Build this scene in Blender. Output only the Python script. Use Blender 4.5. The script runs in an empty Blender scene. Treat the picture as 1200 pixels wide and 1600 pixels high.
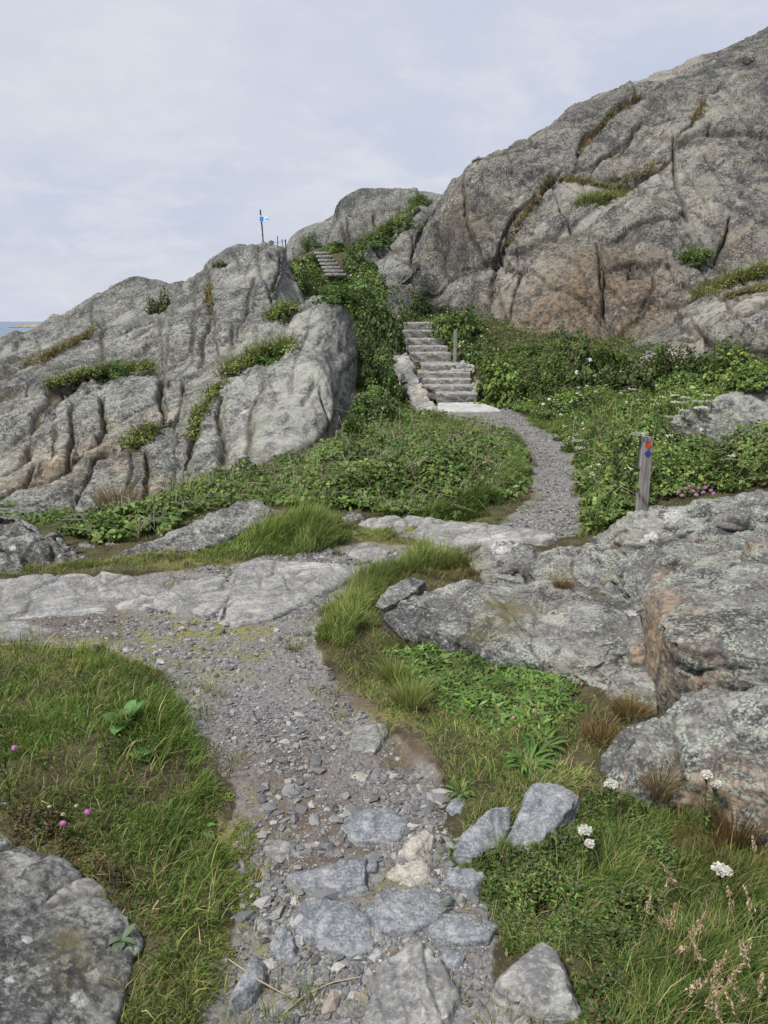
import bpy, bmesh, math, random
import numpy as np
from mathutils import Vector, Matrix

rng = np.random.default_rng(7)
random.seed(7)
C = bpy.context.scene.collection
F32 = np.float32

# ------------------------------------------------------------------ camera maths
FPX, PITCH, CAMZ = 1200.0, math.radians(13.95), 1.6
CT, ST = math.cos(PITCH), math.sin(PITCH)

def ray(u, v):
    up = 800.0 - np.asarray(v, float)
    return (np.asarray(u, float) - 600.0, FPX * CT + up * ST, -FPX * ST + up * CT)

def P(u, v, Y):
    "world point seen at photo pixel u,v at forward distance Y"
    a, b, c = ray(u, v)
    return (float(a * Y / b), float(Y), float(CAMZ + c * Y / b))

def Pz(u, v, z):
    "world point seen at photo pixel u,v at height z"
    a, b, c = ray(u, v)
    t = (z - CAMZ) / c
    return (float(a * t), float(b * t), float(z))

# ------------------------------------------------------------------ noise
def _hash(ix, iy, iz, seed):
    h = (ix.astype(np.uint32) * np.uint32(374761393) + iy.astype(np.uint32) * np.uint32(668265263)
         + iz.astype(np.uint32) * np.uint32(2147483647 & 0x9E3779B1) + np.uint32(seed * 974711 & 0xFFFFFFFF))
    h = (h ^ (h >> np.uint32(13))) * np.uint32(1274126177)
    h = (h ^ (h >> np.uint32(16))) * np.uint32(2246822519)
    return h ^ (h >> np.uint32(15))

_G = np.array([[1,1,0],[-1,1,0],[1,-1,0],[-1,-1,0],[1,0,1],[-1,0,1],[1,0,-1],[-1,0,-1],
               [0,1,1],[0,-1,1],[0,1,-1],[0,-1,-1],[1,1,0],[-1,1,0],[0,-1,1],[0,-1,-1]], F32)

def perlin(Q, seed=0):
    Q = np.asarray(Q, F32)
    I = np.floor(Q).astype(np.int64)
    f = (Q - I).astype(F32)
    w = f * f * f * (f * (f * 6 - 15) + 10)
    out = np.zeros(len(Q), F32)
    with np.errstate(over='ignore'):
        for dx in (0, 1):
            wx = w[:, 0] if dx else 1 - w[:, 0]
            for dy in (0, 1):
                wy = w[:, 1] if dy else 1 - w[:, 1]
                for dz in (0, 1):
                    wz = w[:, 2] if dz else 1 - w[:, 2]
                    g = _G[_hash(I[:, 0] + dx, I[:, 1] + dy, I[:, 2] + dz, seed) & np.uint32(15)]
                    out += wx * wy * wz * (g[:, 0] * (f[:, 0] - dx) + g[:, 1] * (f[:, 1] - dy) + g[:, 2] * (f[:, 2] - dz))
    return out

def fbm(Q, octv=4, gain=0.5, lac=2.03, seed=0):
    Q = np.asarray(Q, F32); a, s, t = 1.0, np.zeros(len(Q), F32), 0
    for o in range(octv):
        s += a * perlin(Q, seed + o * 17); a *= gain; Q = Q * lac
    return s

def worley(Q, seed=0):
    "F1, F2 and a per-cell random"
    Q = np.asarray(Q, F32); I = np.floor(Q).astype(np.int64)
    n = len(Q); f1 = np.full(n, 9., F32); f2 = np.full(n, 9., F32); cid = np.zeros(n, F32)
    with np.errstate(over='ignore'):
        for dx in (-1, 0, 1):
            for dy in (-1, 0, 1):
                for dz in (-1, 0, 1):
                    a, b, c = I[:, 0] + dx, I[:, 1] + dy, I[:, 2] + dz
                    h = _hash(a, b, c, seed)
                    px = (h & np.uint32(1023)).astype(F32) / 1023
                    py = ((h >> np.uint32(10)) & np.uint32(1023)).astype(F32) / 1023
                    pz = ((h >> np.uint32(20)) & np.uint32(1023)).astype(F32) / 1023
                    d = np.sqrt((a + px - Q[:, 0]) ** 2 + (b + py - Q[:, 1]) ** 2 + (c + pz - Q[:, 2]) ** 2).astype(F32)
                    nw = d < f1
                    f2 = np.where(nw, f1, np.minimum(f2, d))
                    cid = np.where(nw, (h >> np.uint32(5) & np.uint32(255)).astype(F32) / 255, cid)
                    f1 = np.where(nw, d, f1)
    return f1, f2, cid

def layers(tv, seed, edge=.72):
    "stepped value per layer, sharp edges"
    i = np.floor(tv).astype(np.int64); f = tv - i; z0 = np.zeros_like(i)
    with np.errstate(over='ignore'):
        a = (_hash(i, z0, z0, seed) & np.uint32(1023)).astype(float) / 1023; b = (_hash(i + 1, z0, z0, seed) & np.uint32(1023)).astype(float) / 1023
    return a + (b - a) * sstep(edge, 1, f) - .5

def sstep(a, b, x):
    t = np.clip((x - a) / (b - a), 0, 1)
    return t * t * (3 - 2 * t)

# ------------------------------------------------------------------ thin plate surface through known points
class Surface:
    def __init__(self, pts, reg=0.002):
        p = np.array(pts, float)
        self.xy = p[:, :2]; n = len(p)
        A = np.zeros((n + 3, n + 3))
        A[:n, :n] = self._k(p[:, :2], p[:, :2]) + np.eye(n) * reg
        A[:n, n] = 1; A[:n, n + 1:] = p[:, :2]; A[n, :n] = 1; A[n + 1:, :n] = p[:, :2].T
        self.w = np.linalg.solve(A, np.concatenate([p[:, 2], [0, 0, 0]]))
    @staticmethod
    def _k(a, b):
        r2 = ((a[:, None, :] - b[None, :, :]) ** 2).sum(-1)
        return 0.5 * r2 * np.log(r2 + 1e-9)
    def __call__(self, x, y):
        x = np.asarray(x, float); sh = x.shape
        q = np.stack([x.ravel(), np.asarray(y, float).ravel()], 1)
        out = np.empty(len(q)); n = len(self.xy)
        for i in range(0, len(q), 20000):
            k = self._k(q[i:i + 20000], self.xy)
            out[i:i + 20000] = k @ self.w[:n] + self.w[n] + q[i:i + 20000] @ self.w[n + 1:]
        return out.reshape(sh)
    def hit(self, u, v, y0=1.2, y1=60, n=600):
        "first crossing of the sight line through u,v"
        a, b, c = ray(u, v)
        Y = np.geomspace(y0, y1, n)
        z = CAMZ + c / b * Y
        g = self(a / b * Y, Y)
        k = np.nonzero(g >= z)[0]
        Yh = Y[k[0]] if len(k) else None
        return None if Yh is None else (a / b * Yh, Yh, CAMZ + c / b * Yh)

# ------------------------------------------------------------------ mesh building
def new_mesh(name, verts, faces, mat=None, smooth=True, attrs=None, col=None, mats=None, midx=None):
    "verts (n,3), faces (m,k) of one size k, or list of such arrays"
    me = bpy.data.meshes.new(name)
    verts = np.asarray(verts, F32)
    fl = [np.asarray(f, np.int32) for f in (faces if isinstance(faces, list) and np.asarray(faces[0]).ndim == 2 else [faces]) if len(f)]
    me.vertices.add(len(verts)); me.vertices.foreach_set('co', verts.ravel())
    loops = np.concatenate([f.ravel() for f in fl])
    tot = np.concatenate([np.full(len(f), f.shape[1], np.int32) for f in fl])
    st = np.concatenate([[0], np.cumsum(tot)[:-1]]).astype(np.int32)
    me.loops.add(len(loops)); me.loops.foreach_set('vertex_index', loops)
    me.polygons.add(len(tot)); me.polygons.foreach_set('loop_start', st)
    me.polygons.foreach_set('use_smooth', np.full(len(tot), smooth))
    me.update(calc_edges=True)
    for k, a in (attrs or {}).items():
        at = me.attributes.new(k, 'FLOAT', 'POINT'); at.data.foreach_set('value', np.asarray(a, F32))
    if col is not None:
        c4 = np.ones((len(verts), 4), F32); c4[:, :3] = col
        at = me.attributes.new('col', 'FLOAT_COLOR', 'POINT'); at.data.foreach_set('color', c4.ravel())
    if mat: me.materials.append(mat)
    for m in (mats or []): me.materials.append(m)
    if midx is not None: me.polygons.foreach_set('material_index', np.asarray(midx, np.int32))
    return me

def link(name, me, parent=None, label=None, cat=None, group=None, kind=None, loc=None):
    o = bpy.data.objects.new(name, me); C.objects.link(o)
    if loc is not None: o.location = loc
    if parent: o.parent = parent
    if label: o['label'] = label
    if cat: o['category'] = cat
    if group: o['group'] = group
    if kind: o['kind'] = kind
    return o

def empty(name, loc, label, cat, group=None):
    o = bpy.data.objects.new(name, None); C.objects.link(o); o.location = loc; o.empty_display_size = .2
    o['label'] = label; o['category'] = cat
    if group: o['group'] = group
    return o

def grid_faces(nr, nc):
    i = np.arange(nr * nc).reshape(nr, nc)
    return np.stack([i[:-1, :-1].ravel(), i[:-1, 1:].ravel(), i[1:, 1:].ravel(), i[1:, :-1].ravel()], 1)

def grid_normals(V, nr, nc):
    G = V.reshape(nr, nc, 3)
    dr = np.gradient(G, axis=0); dc = np.gradient(G, axis=1)
    N = np.cross(dc, dr).reshape(-1, 3)
    return N / (np.linalg.norm(N, axis=1, keepdims=True) + 1e-12)

def seg_dist(V, poly):
    "distance of points V (n,3) to polyline poly (k,3)"
    d = np.full(len(V), 1e9)
    for a, b in zip(poly[:-1], poly[1:]):
        ab = b - a; t = np.clip(((V - a) @ ab) / (ab @ ab + 1e-12), 0, 1)
        d = np.minimum(d, np.linalg.norm(V - (a + t[:, None] * ab), axis=1))
    return d

def poly_sdf(x, y, poly):
    "signed distance to a closed 2D polygon, negative inside"
    p = np.asarray(poly, float)[:, :2]; q = np.stack([x, y], 1)
    d = np.full(len(q), 1e9); ins = np.zeros(len(q), bool)
    for a, b in zip(p, np.roll(p, -1, 0)):
        ab = b - a; t = np.clip(((q - a) @ ab) / (ab @ ab + 1e-12), 0, 1)
        d = np.minimum(d, np.linalg.norm(q - (a + t[:, None] * ab), axis=1))
        c = (a[1] > q[:, 1]) != (b[1] > q[:, 1])
        with np.errstate(divide='ignore', invalid='ignore'):
            xi = (b[0] - a[0]) * (q[:, 1] - a[1]) / (b[1] - a[1] + 1e-15) + a[0]
        ins ^= c & (q[:, 0] < xi)
    return np.where(ins, -d, d)

# ------------------------------------------------------------------ node helper
class NT:
    def __init__(self, name):
        self.mat = bpy.data.materials.new(name); self.mat.use_nodes = True
        self.t = self.mat.node_tree; self.t.nodes.clear()
        self.out = self.t.nodes.new('ShaderNodeOutputMaterial')
    def n(self, typ, **kw):
        nd = self.t.nodes.new(typ)
        for k, v in kw.items(): setattr(nd, k, v)
        return nd
    def l(self, a, b): self.t.links.new(a, b)
    def setin(self, sock, v):
        if isinstance(v, bpy.types.NodeSocket): self.l(v, sock)
        else: sock.default_value = v
    def coord(self, which='Object'): return self.n('ShaderNodeTexCoord').outputs[which]
    def mapping(self, vec, scale=(1,1,1), rot=(0,0,0), loc=(0,0,0)):
        m = self.n('ShaderNodeMapping'); self.l(vec, m.inputs['Vector'])
        m.inputs['Scale'].default_value = scale; m.inputs['Rotation'].default_value = rot; m.inputs['Location'].default_value = loc
        return m.outputs[0]
    def frame(self, vec, ex, ey, ez):
        cb = self.n('ShaderNodeCombineXYZ')
        for i, e in enumerate((ex, ey, ez)):
            d = self.n('ShaderNodeVectorMath', operation='DOT_PRODUCT'); self.l(vec, d.inputs[0]); d.inputs[1].default_value = tuple(float(q) for q in e); self.l(d.outputs['Value'], cb.inputs[i])
        return cb.outputs[0]
    def noise(self, vec, scale, detail=4, rough=.55, dist=0, out='Fac'):
        m = self.n('ShaderNodeTexNoise'); self.l(vec, m.inputs['Vector'])
        m.inputs['Scale'].default_value = scale; m.inputs['Detail'].default_value = detail
        m.inputs['Roughness'].default_value = rough; m.inputs['Distortion'].default_value = dist
        return m.outputs[out]
    def voro(self, vec, scale, feature='F1', out='Distance', rand=1):
        m = self.n('ShaderNodeTexVoronoi', feature=feature); self.l(vec, m.inputs['Vector'])
        m.inputs['Scale'].default_value = scale; m.inputs['Randomness'].default_value = rand
        return m.outputs[out]
    def math(self, op, a, b=0.0, c=None, clamp=False):
        m = self.n('ShaderNodeMath', operation=op, use_clamp=clamp)
        self.setin(m.inputs[0], a); self.setin(m.inputs[1], b)
        if c is not None: self.setin(m.inputs[2], c)
        return m.outputs[0]
    def step(self, x, a, b):
        m = self.n('ShaderNodeMapRange', interpolation_type='SMOOTHSTEP')
        self.setin(m.inputs[0], x); m.inputs[1].default_value = a; m.inputs[2].default_value = b
        return m.outputs[0]
    def mix(self, f, a, b, mode='MIX'):
        m = self.n('ShaderNodeMix', data_type='RGBA', blend_type=mode)
        self.setin(m.inputs[0], f)
        for s, v in ((m.inputs[6], a), (m.inputs[7], b)):
            if isinstance(v, bpy.types.NodeSocket): self.l(v, s)
            else: s.default_value = (*v[:3], 1)
        return m.outputs[2]
    def attr(self, name, out='Fac'):
        a = self.n('ShaderNodeAttribute', attribute_name=name); return a.outputs[out]
    def bump(self, h, strength=.5, dist=.02, normal=None):
        b = self.n('ShaderNodeBump'); b.inputs['Strength'].default_value = strength; b.inputs['Distance'].default_value = dist
        self.l(h, b.inputs['Height'])
        if normal: self.l(normal, b.inputs['Normal'])
        return b.outputs[0]
    def principled(self, col, rough=.8, spec=.3, normal=None):
        p = self.n('ShaderNodeBsdfPrincipled'); self.setin(p.inputs['Base Color'], col if isinstance(col, bpy.types.NodeSocket) else (*col, 1))
        self.setin(p.inputs['Roughness'], rough); p.inputs['Specular IOR Level'].default_value = spec
        if normal: self.l(normal, p.inputs['Normal'])
        return p.outputs[0]
    def done(self, shader): self.l(shader, self.out.inputs['Surface']); return self.mat

def rock_mat(name, S=1.0, dark=(.10,.10,.105), light=(.30,.295,.285), pale=(.46,.45,.42), lich=(.34,.36,.30), a_lich=.5, a_black=.5,
             a_white=.5, a_pale=.6, ochre=(.30,.19,.09), rot=(.5,.3,.2), bump=.6, bd=.02, soil=(.045,.035,.025), warm=.0, speck=.35, wgate=.62, wnoise=.45, strike=None, mott=.3, streak=.0):
    dark, light, pale = [tuple(q * k for q, k in zip(c_, (1.0, .985, .95))) for c_ in (dark, light, pale)]
    t = NT(name); V = t.coord('Object')
    n1 = t.noise(V, .55 * S, 5, .6); n2 = t.noise(V, 5 * S, 8, .68); n3 = t.noise(V, 26 * S, 5, .7)
    
    if strike is not None:
        e1 = np.array(strike, float); e1 /= np.linalg.norm(e1); e2 = np.cross([.25, -.35, 1], e1); e2 /= np.linalg.norm(e2); e3 = np.cross(e1, e2)
        fv = t.frame(V, e1 * .7, e2 * 3.5, e3 * 8)
    else: fv = t.mapping(V, (1, 1.3, 8), rot)
    fo = t.noise(fv, 1.6 * S, 8, .62, .6)
    tone = t.math('ADD', t.math('MULTIPLY', n2, .6), t.math('MULTIPLY', n3, .45))
    tone = t.math('ADD', tone, t.math('MULTIPLY', n1, .45))
    c = t.mix(t.step(tone, .63, .87), dark, light)
    c = t.mix(t.math('MULTIPLY', t.step(fo, .50, .62), t.math('MULTIPLY', t.step(n1, .38, .58), a_pale)), c, pale)
    c = t.mix(t.math('MULTIPLY', t.step(fo, .47, .36), .6), c, dark)
    n4 = t.noise(t.mapping(V, loc=(3.3, 9.1, 4.4)), 10 * S, 5, .62)
    c = t.mix(t.math('MULTIPLY', t.step(n4, .545, .585), t.math('MULTIPLY', t.step(n1, .36, .60), mott * 1.6)), c, light)
    c = t.mix(t.math('MULTIPLY', t.step(n4, .455, .42), mott * 1.5), c, tuple(q * .6 for q in dark))
    c = t.mix(t.math('MULTIPLY', t.step(n3, .545, .59), speck), c, pale)
    c = t.mix(t.math('MULTIPLY', t.step(n3, .45, .41), speck), c, tuple(q * .55 for q in dark))
    if streak:
        n5 = t.noise(t.frame(V, e1 * .10, e2 * .55, e3 * .45) if strike is not None else V, 1.0 * S, 6, .62, .4)
        c = t.mix(t.math('MULTIPLY', t.step(n5, .51, .60), streak), c, t.mix(.62, c, (.03, .03, .034)))
        c = t.mix(t.math('MULTIPLY', t.step(n5, .46, .38), streak * .55), c, pale)
    if warm: c = t.mix(t.math('MULTIPLY', t.step(t.noise(V, 1.1 * S, 5, .6), .50, .68), warm), c, (.31, .25, .19))
    # ochre / rusty staining where the map says
    st = t.math('MULTIPLY', t.attr('stain'), t.step(t.math('ADD', n2, t.math('MULTIPLY', fo, .6)), .55, .95), clamp=True)
    c = t.mix(t.math('MULTIPLY', st, .8), c, t.mix(t.step(n4, .40, .58), tuple(q * .38 for q in ochre), tuple(q * 1.12 for q in ochre)))
    pv = t.math('MULTIPLY', t.attr('pale'), t.step(t.math('ADD', fo, t.math('MULTIPLY', n2, .5)), .55, .85), clamp=True)
    c = t.mix(t.math('MULTIPLY', pv, .8), c, pale)
    # crust lichens
    sp = t.step(t.noise(V, 30 * S, 4, .65), .485, .53)
    lm = t.math('MULTIPLY', t.step(t.noise(V, 1.9 * S, 9, .74), .495, .535), sp)
    nost = t.math('SUBTRACT', 1.0, st, clamp=True)
    lm = t.math('MULTIPLY', t.math('MULTIPLY', lm, nost), a_lich)
    c = t.mix(lm, c, lich)
    V2 = t.mapping(V, loc=(7.3, 2.1, 5.5))
    bm = t.math('MULTIPLY', t.math('MULTIPLY', t.step(t.noise(V2, 1.3 * S, 10, .76), .525, .555), t.step(t.noise(V2, 22 * S, 5, .65), .42, .50)), a_black)
    c = t.mix(bm, c, (.03, .03, .032))
    # round white spots
    Vd = t.n('ShaderNodeVectorMath', operation='ADD'); t.l(V, Vd.inputs[0])
    nv = t.n('ShaderNodeVectorMath', operation='SCALE'); t.l(t.noise(V, 30 * S, 3, .6, out='Color'), nv.inputs[0]); nv.inputs['Scale'].default_value = .05 / S
    t.l(nv.outputs[0], Vd.inputs[1])
    vs = 6.5 * S
    vd = t.voro(Vd.outputs[0], vs); vc = t.n('ShaderNodeSeparateColor'); t.l(t.voro(Vd.outputs[0], vs, out='Color'), vc.inputs[0])
    wm = t.math('MULTIPLY', t.step(t.math('ADD', t.math('SUBTRACT', vd, t.math('MULTIPLY', vc.outputs[0], .34)), t.math('MULTIPLY', t.math('SUBTRACT', n3, .5), .35)), .02, -.05), t.step(vc.outputs[1], wgate, wgate + .08))
    wm = t.math('MULTIPLY', t.math('MULTIPLY', wm, t.step(t.noise(V2, .9 * S, 3), wnoise, wnoise + .12)), a_white)
    c = t.mix(wm, c, t.mix(t.step(n3, .40, .60), (.27, .275, .265), (.50, .50, .475)))
    lp = t.step(t.math('ADD', t.attr('lichen'), t.math('MULTIPLY', t.math('SUBTRACT', t.math('ADD', n4, n3), 1.0), 1.3)), .05, .13)
    c = t.mix(lp, c, t.mix(t.step(n3, .42, .6), (.24,.25,.24), (.47,.47,.455)))
    ck = t.attr('crack')
    c = t.mix(t.math('MULTIPLY', ck, t.step(n2, .30, .55), clamp=True), c, soil)
    ms = t.math('MULTIPLY', t.attr('moss'), t.step(t.math('ADD', n2, t.math('MULTIPLY', n3, .4)), .55, .75), clamp=True)
    c = t.mix(ms, c, t.mix(n3, (.05, .055, .02), (.14, .11, .05)))
    h = t.math('ADD', t.math('MULTIPLY', n2, 1.0), t.math('MULTIPLY', n3, .45))
    h = t.math('ADD', h, t.math('MULTIPLY', fo, .9))
    h = t.math('ADD', h, t.math('MULTIPLY', lm, .12))
    return t.done(t.principled(c, .86, .25, t.bump(h, bump, bd)))

def col_mat(name, rough=.6, spec=.25, trans=.25, var=.0):
    t = NT(name); c = t.attr('col', 'Color')
    p = t.principled(c, rough, spec)
    if trans:
        tr = t.n('ShaderNodeBsdfTranslucent'); t.l(c, tr.inputs['Color'])
        m = t.n('ShaderNodeMixShader'); m.inputs[0].default_value = trans; t.l(p, m.inputs[1]); t.l(tr.outputs[0], m.inputs[2]); p = m.outputs[0]
    return t.done(p)

def plain_mat(name, a, b, scale=20, rough=.8, bump=.2, spec=.3, stretch=(1,1,1), bd=.01):
    t = NT(name); V = t.mapping(t.coord('Object'), stretch)
    n = t.noise(V, scale, 6, .65)
    return t.done(t.principled(t.mix(t.step(n, .3, .7), a, b), rough, spec, t.bump(n, bump, bd)))
# ================================================================== materials of the setting
M = {}
M['rock_left'] = rock_mat('gneiss_left', 1.0, (.048,.050,.055), (.158,.160,.158), (.32,.32,.30), lich=(.28,.30,.23), a_lich=.55, a_black=.5, a_white=.4, a_pale=.75, bump=.8, bd=.03, warm=.12, ochre=(.33,.255,.17), strike=(.80,.30,.50), mott=.5, speck=.8, streak=.6)
M['rock_right'] = rock_mat('gneiss_right', .9, (.034,.034,.038), (.128,.126,.125), (.30,.288,.262), lich=(.23,.24,.165), a_lich=.5, a_black=.8, a_white=.35, a_pale=.7, bump=.9, bd=.035, warm=.2, ochre=(.155,.108,.065), strike=(.62,.45,.62), mott=.5, speck=.75, streak=.85)
M['rock_near'] = rock_mat('gneiss_near', 2.6, (.072,.073,.077), (.205,.203,.197), (.34,.33,.31), lich=(.31,.345,.28), a_lich=.9, a_black=.85, a_white=.5, a_pale=.8, rot=(.25,.45,.3), bump=.9, bd=.012, mott=.2, speck=.35, ochre=(.27,.17,.085), warm=.2)
M['rock_slab'] = rock_mat('gneiss_pavement', 2.4, (.16,.16,.165), (.31,.31,.305), (.45,.445,.425), a_lich=.12, a_black=.2, a_white=.1, a_pale=.8, rot=(.1,.35,.5), bump=.9, bd=.014, strike=(.9,.35,.02), mott=.12, speck=.25)
M['rock_spotted'] = rock_mat('gneiss_spotted', 2.0, (.06,.062,.066), (.20,.20,.195), (.36,.355,.335), a_lich=.5, a_black=.7, a_white=1.0, a_pale=.6, rot=(.1,.5,.4), bump=.7, bd=.015, wgate=.35, wnoise=.36)
M['rock_path'] = rock_mat('path_gneiss', 5.0, (.11,.12,.14), (.26,.275,.30), (.42,.42,.41), a_lich=.06, a_black=.08, a_white=.0, a_pale=.55, rot=(.3,.3,.1), bump=.7, bd=.006, mott=.12, speck=.25)
M['rock_warm'] = rock_mat('path_gneiss_pale', 5.0, (.21,.20,.18), (.40,.38,.34), (.48,.46,.42), a_lich=.05, a_black=.1, a_white=.0, a_pale=.6, rot=(.3,.8,.1), bump=.6, bd=.006, warm=.2, mott=.1, speck=.2)
M['rock_step'] = rock_mat('step_stone', 2.5, (.15,.15,.15), (.36,.35,.335), (.5,.49,.46), a_lich=.2, a_black=.3, a_white=.2, a_pale=.5, bump=.5, bd=.012)

def ground_mat():
    t = NT('trodden_ground'); V = t.coord('Object')
    n = t.noise(V, 7, 7, .65); nf = t.noise(V, 60, 4, .6); nl = t.noise(V, 1.4, 4, .6)
    # gravel
    vd = t.voro(V, 62); vcn = t.n('ShaderNodeSeparateColor'); t.l(t.voro(V, 62, out='Color'), vcn.inputs[0])
    vd2 = t.voro(V, 150); vc2 = t.n('ShaderNodeSeparateColor'); t.l(t.voro(V, 150, out='Color'), vc2.inputs[0])
    g1 = t.mix(vcn.outputs[0], (.095,.098,.104), (.25,.25,.255)); g2 = t.mix(vc2.outputs[0], (.10,.098,.098), (.225,.22,.215))
    soil = t.mix(t.step(nf, .3, .7), (.125,.11,.098), (.21,.19,.172))
    fines = t.mix(.55, g2, soil)
    gm = t.math('MULTIPLY', t.step(vd, .62, .40), t.step(t.math('ADD', vcn.outputs[1], t.math('MULTIPLY', nl, .8)), .7, .85))
    grav = t.mix(gm, fines, g1)
    # turf soil with litter
    turf = t.mix(t.step(n, .35, .65), (.035,.028,.018), (.075,.065,.032))
    turf = t.mix(t.step(nf, .55, .7), turf, (.10,.095,.04))
    m = t.attr('path'); m = t.step(t.math('ADD', m, t.math('MULTIPLY', t.math('SUBTRACT', n, .5), .7)), .42, .58)
    c = t.mix(m, turf, grav)
    mo = t.math('MULTIPLY', t.attr('moss'), t.step(t.math('ADD', n, t.math('MULTIPLY', nf, .3)), .60, .70), clamp=True)
    c = t.mix(mo, c, t.mix(nf, (.09,.10,.02), (.26,.24,.07)))
    sl = t.math('MULTIPLY', t.attr('earth'), t.step(n, .3, .55), clamp=True)
    c = t.mix(sl, c, t.mix(nf, (.06,.045,.035), (.15,.115,.09)))
    h = t.math('ADD', t.math('MULTIPLY', t.math('SUBTRACT', 1, vd), t.math('MULTIPLY', gm, .5)), t.math('MULTIPLY', nf, .6))
    h = t.math('ADD', h, t.math('MULTIPLY', t.math('SUBTRACT', 1, vd2), .3))
    return t.done(t.principled(c, .9, .2, t.bump(h, .7, .008)))
M['ground'] = ground_mat()

# ================================================================== ground
def dz(p, d): return (p[0], p[1], p[2] + d)
G_PTS = [(0,-2,0),(-6,-2,.1),(6,-2,.2),(0,0,0),(-3,0,.05),(3,0,.1),(0,2,0),(0,3,0),(-.6,4,0),(0,5,0),(-2,4,0),(-3.2,5,-.02),(.9,6,0),(-1,6.2,-.03),
    (-1.2,2,.02),(-2.5,3,.02),(-.8,2.5,.07),(-.75,2.9,.08),(-5,6,-.1),(-2.6,6.6,-.12),(-1.2,7,-.1),
    (.25,7.5,-.05),(.6,10,-.02),(0,9,-.2),(-.2,12,0),(1.45,7,0),(2.1,8.5,0),(2.2,10,0),(1.8,12,0),(1.5,14,.02),(1.0,13.2,.0),
    (1.2,2,.02),(.9,3,.04),(1.5,4,.06),(2.5,3,.1),(3,4.5,.12),(1,5.2,.0),(2.2,5.6,.05),
    (3,6.5,.08),(4,6,.1),(3.2,9,.06),(5,9,.25),(4,12.5,.15),(6,13,.55),(7,16,1.2),(4.6,16.5,.75),(3,15.5,.42),(2.2,15.3,.35),(2.4,17.5,.85),(3.4,18.5,1.15),
    P(100,832,8),P(250,800,8.6),P(400,768,9.2),P(480,735,10),P(530,690,12),(-5,9,-.6),
    (.25,14.2,0),(.35,15.2,.1),(.3,17,.45),(.2,19,.95),(-.3,17,.4),(-.5,15,.1),(0,21,1.5),(1.1,20.2,1.58),(1.2,22.5,1.7),
    dz(P(620,470,23.5),-.35),dz(P(560,455,25),-.5),dz(P(500,455,25),-.5),dz(P(540,432,28),-.4),dz(P(515,412,31),-.3),dz(P(490,388,36),-.25),
    dz(P(455,408,31),-.3),dz(P(470,385,38),-.4),dz(P(560,390,33),-.3),(-3,45,4.2),
    (-12,8,-1),(-20,20,-2),(12,8,.8),(20,15,2),(25,45,4),(-30,45,-3),(2,60,4)]
for u, v, Y in ((747,628,14.8),(739,604,15.4),(735,566,16.5),(700,541,18.0),(680,515,18.9)):
    G_PTS.append(dz(P(u - 15, v, Y), -.30)); G_PTS.append(dz(P(u + 15, v, Y), -.14))
G_PTS += [(-6,13,-1.6),(-9,13,-2),(-4.5,17,-.9),(-8,19,-1.6),(-12,18,-2.2),(-5,22,.2),(-9,26,-.6),(-14,28,-1.6),(-4.5,27,1.6),(-7,33,1.0),(-14,36,-1),(-18,30,-3),(-4,12,-1.3),(-7,10,-1.6),(6,20,1.2),(10,20,1.2),(8,25,2),(14,30,3),(5,26,2.2),(15,22,2)]
GS = Surface(G_PTS, .003)

PATH_PX = [(330,1640),(365,1490),(385,1380),(352,1220),(305,1125),(255,1050),(130,1008),(-60,1003),(-60,905),(130,905),(290,893),(400,868),(520,858),(560,842),
    (640,850),(775,826),(830,775),(838,720),(812,683),(690,652),(684,640),(790,636),(815,650),(865,660),(893,705),(914,765),(908,832),(740,858),(655,885),(565,905),(505,960),
    (492,1012),(545,1085),(600,1135),(680,1210),(695,1300),(755,1350),(775,1450),(800,1640)]
def gp(u, v):
    h = GS.hit(u, v, 1.0, 70, 1600)
    return tuple(float(q) for q in h) if h is not None else None
PATH_W = [gp(u, v)[:2] for u, v in PATH_PX]
BRANCH_W = [gp(u, v)[:2] for u, v in [(835,668),(850,656),(905,652),(950,645),(955,652),(905,662),(860,672)]]

nr, nc = 620, 520
yy = np.geomspace(1.2, 66, nr) - 2.0 + 1.3
s = np.linspace(-.95, .95, nc)
Yg, Sg = np.meshgrid(yy, s, indexing='ij')
Xg = Sg * (Yg + 2.6); x = Xg.ravel(); y = Yg.ravel()
pm = -np.minimum(poly_sdf(x, y, PATH_W), poly_sdf(x, y, BRANCH_W))            # + inside path
_w = fbm(np.stack([x * 2.2, y * 2.2, 0 * x], 1), 3, seed=3)
pmask = sstep(-.10, .10, pm + .10 * _w)
def ground_noise(x, y, pmk):
    q = np.stack([x, y, 0 * x], 1)
    off = fbm(q * 1.3, 4, seed=11) * .05 + fbm(q * 6, 3, seed=12) * .012
    on = fbm(q * 1.5, 3, seed=13) * .018 + fbm(q * 9, 3, seed=14) * .007
    return off * (1 - pmk) + on * pmk - .02 * pmk
z = GS(x, y) + ground_noise(x, y, pmask)
MOSS_PX = [(330,985,.35),(700,820,.25),(350,1010,.3),(60,1000,.4),(200,1010,.3),(370,1270,.14),(385,1330,.12),(300,870,.3),(590,830,.4),(640,1120,.15),(480,1240,.06),(230,985,.3),(400,930,.25),(570,1100,.15),(610,1380,.08),(735,1400,.1),(390,1440,.1)]
moss = np.zeros(len(x)); earth = np.zeros(len(x))
for u, v, r in MOSS_PX:
    p = gp(u, v); moss += np.exp(-((x - p[0]) ** 2 + (y - p[1]) ** 2) / (r * r))
for u, v, r in [(580,1090,.18),(620,1180,.15),(760,930,.2),(700,1050,.18),(430,1180,.2),(470,1330,.2),(760,1390,.12),(30,1040,.12),(150,975,.2),(500,1300,.22),(90,960,.3),(880,655,.5)]:
    p = gp(u, v); earth += np.exp(-((x - p[0]) ** 2 + (y - p[1]) ** 2) / (r * r))
GV = np.stack([x, y, z], 1)
_gf = grid_faces(nr, nc)
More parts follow.
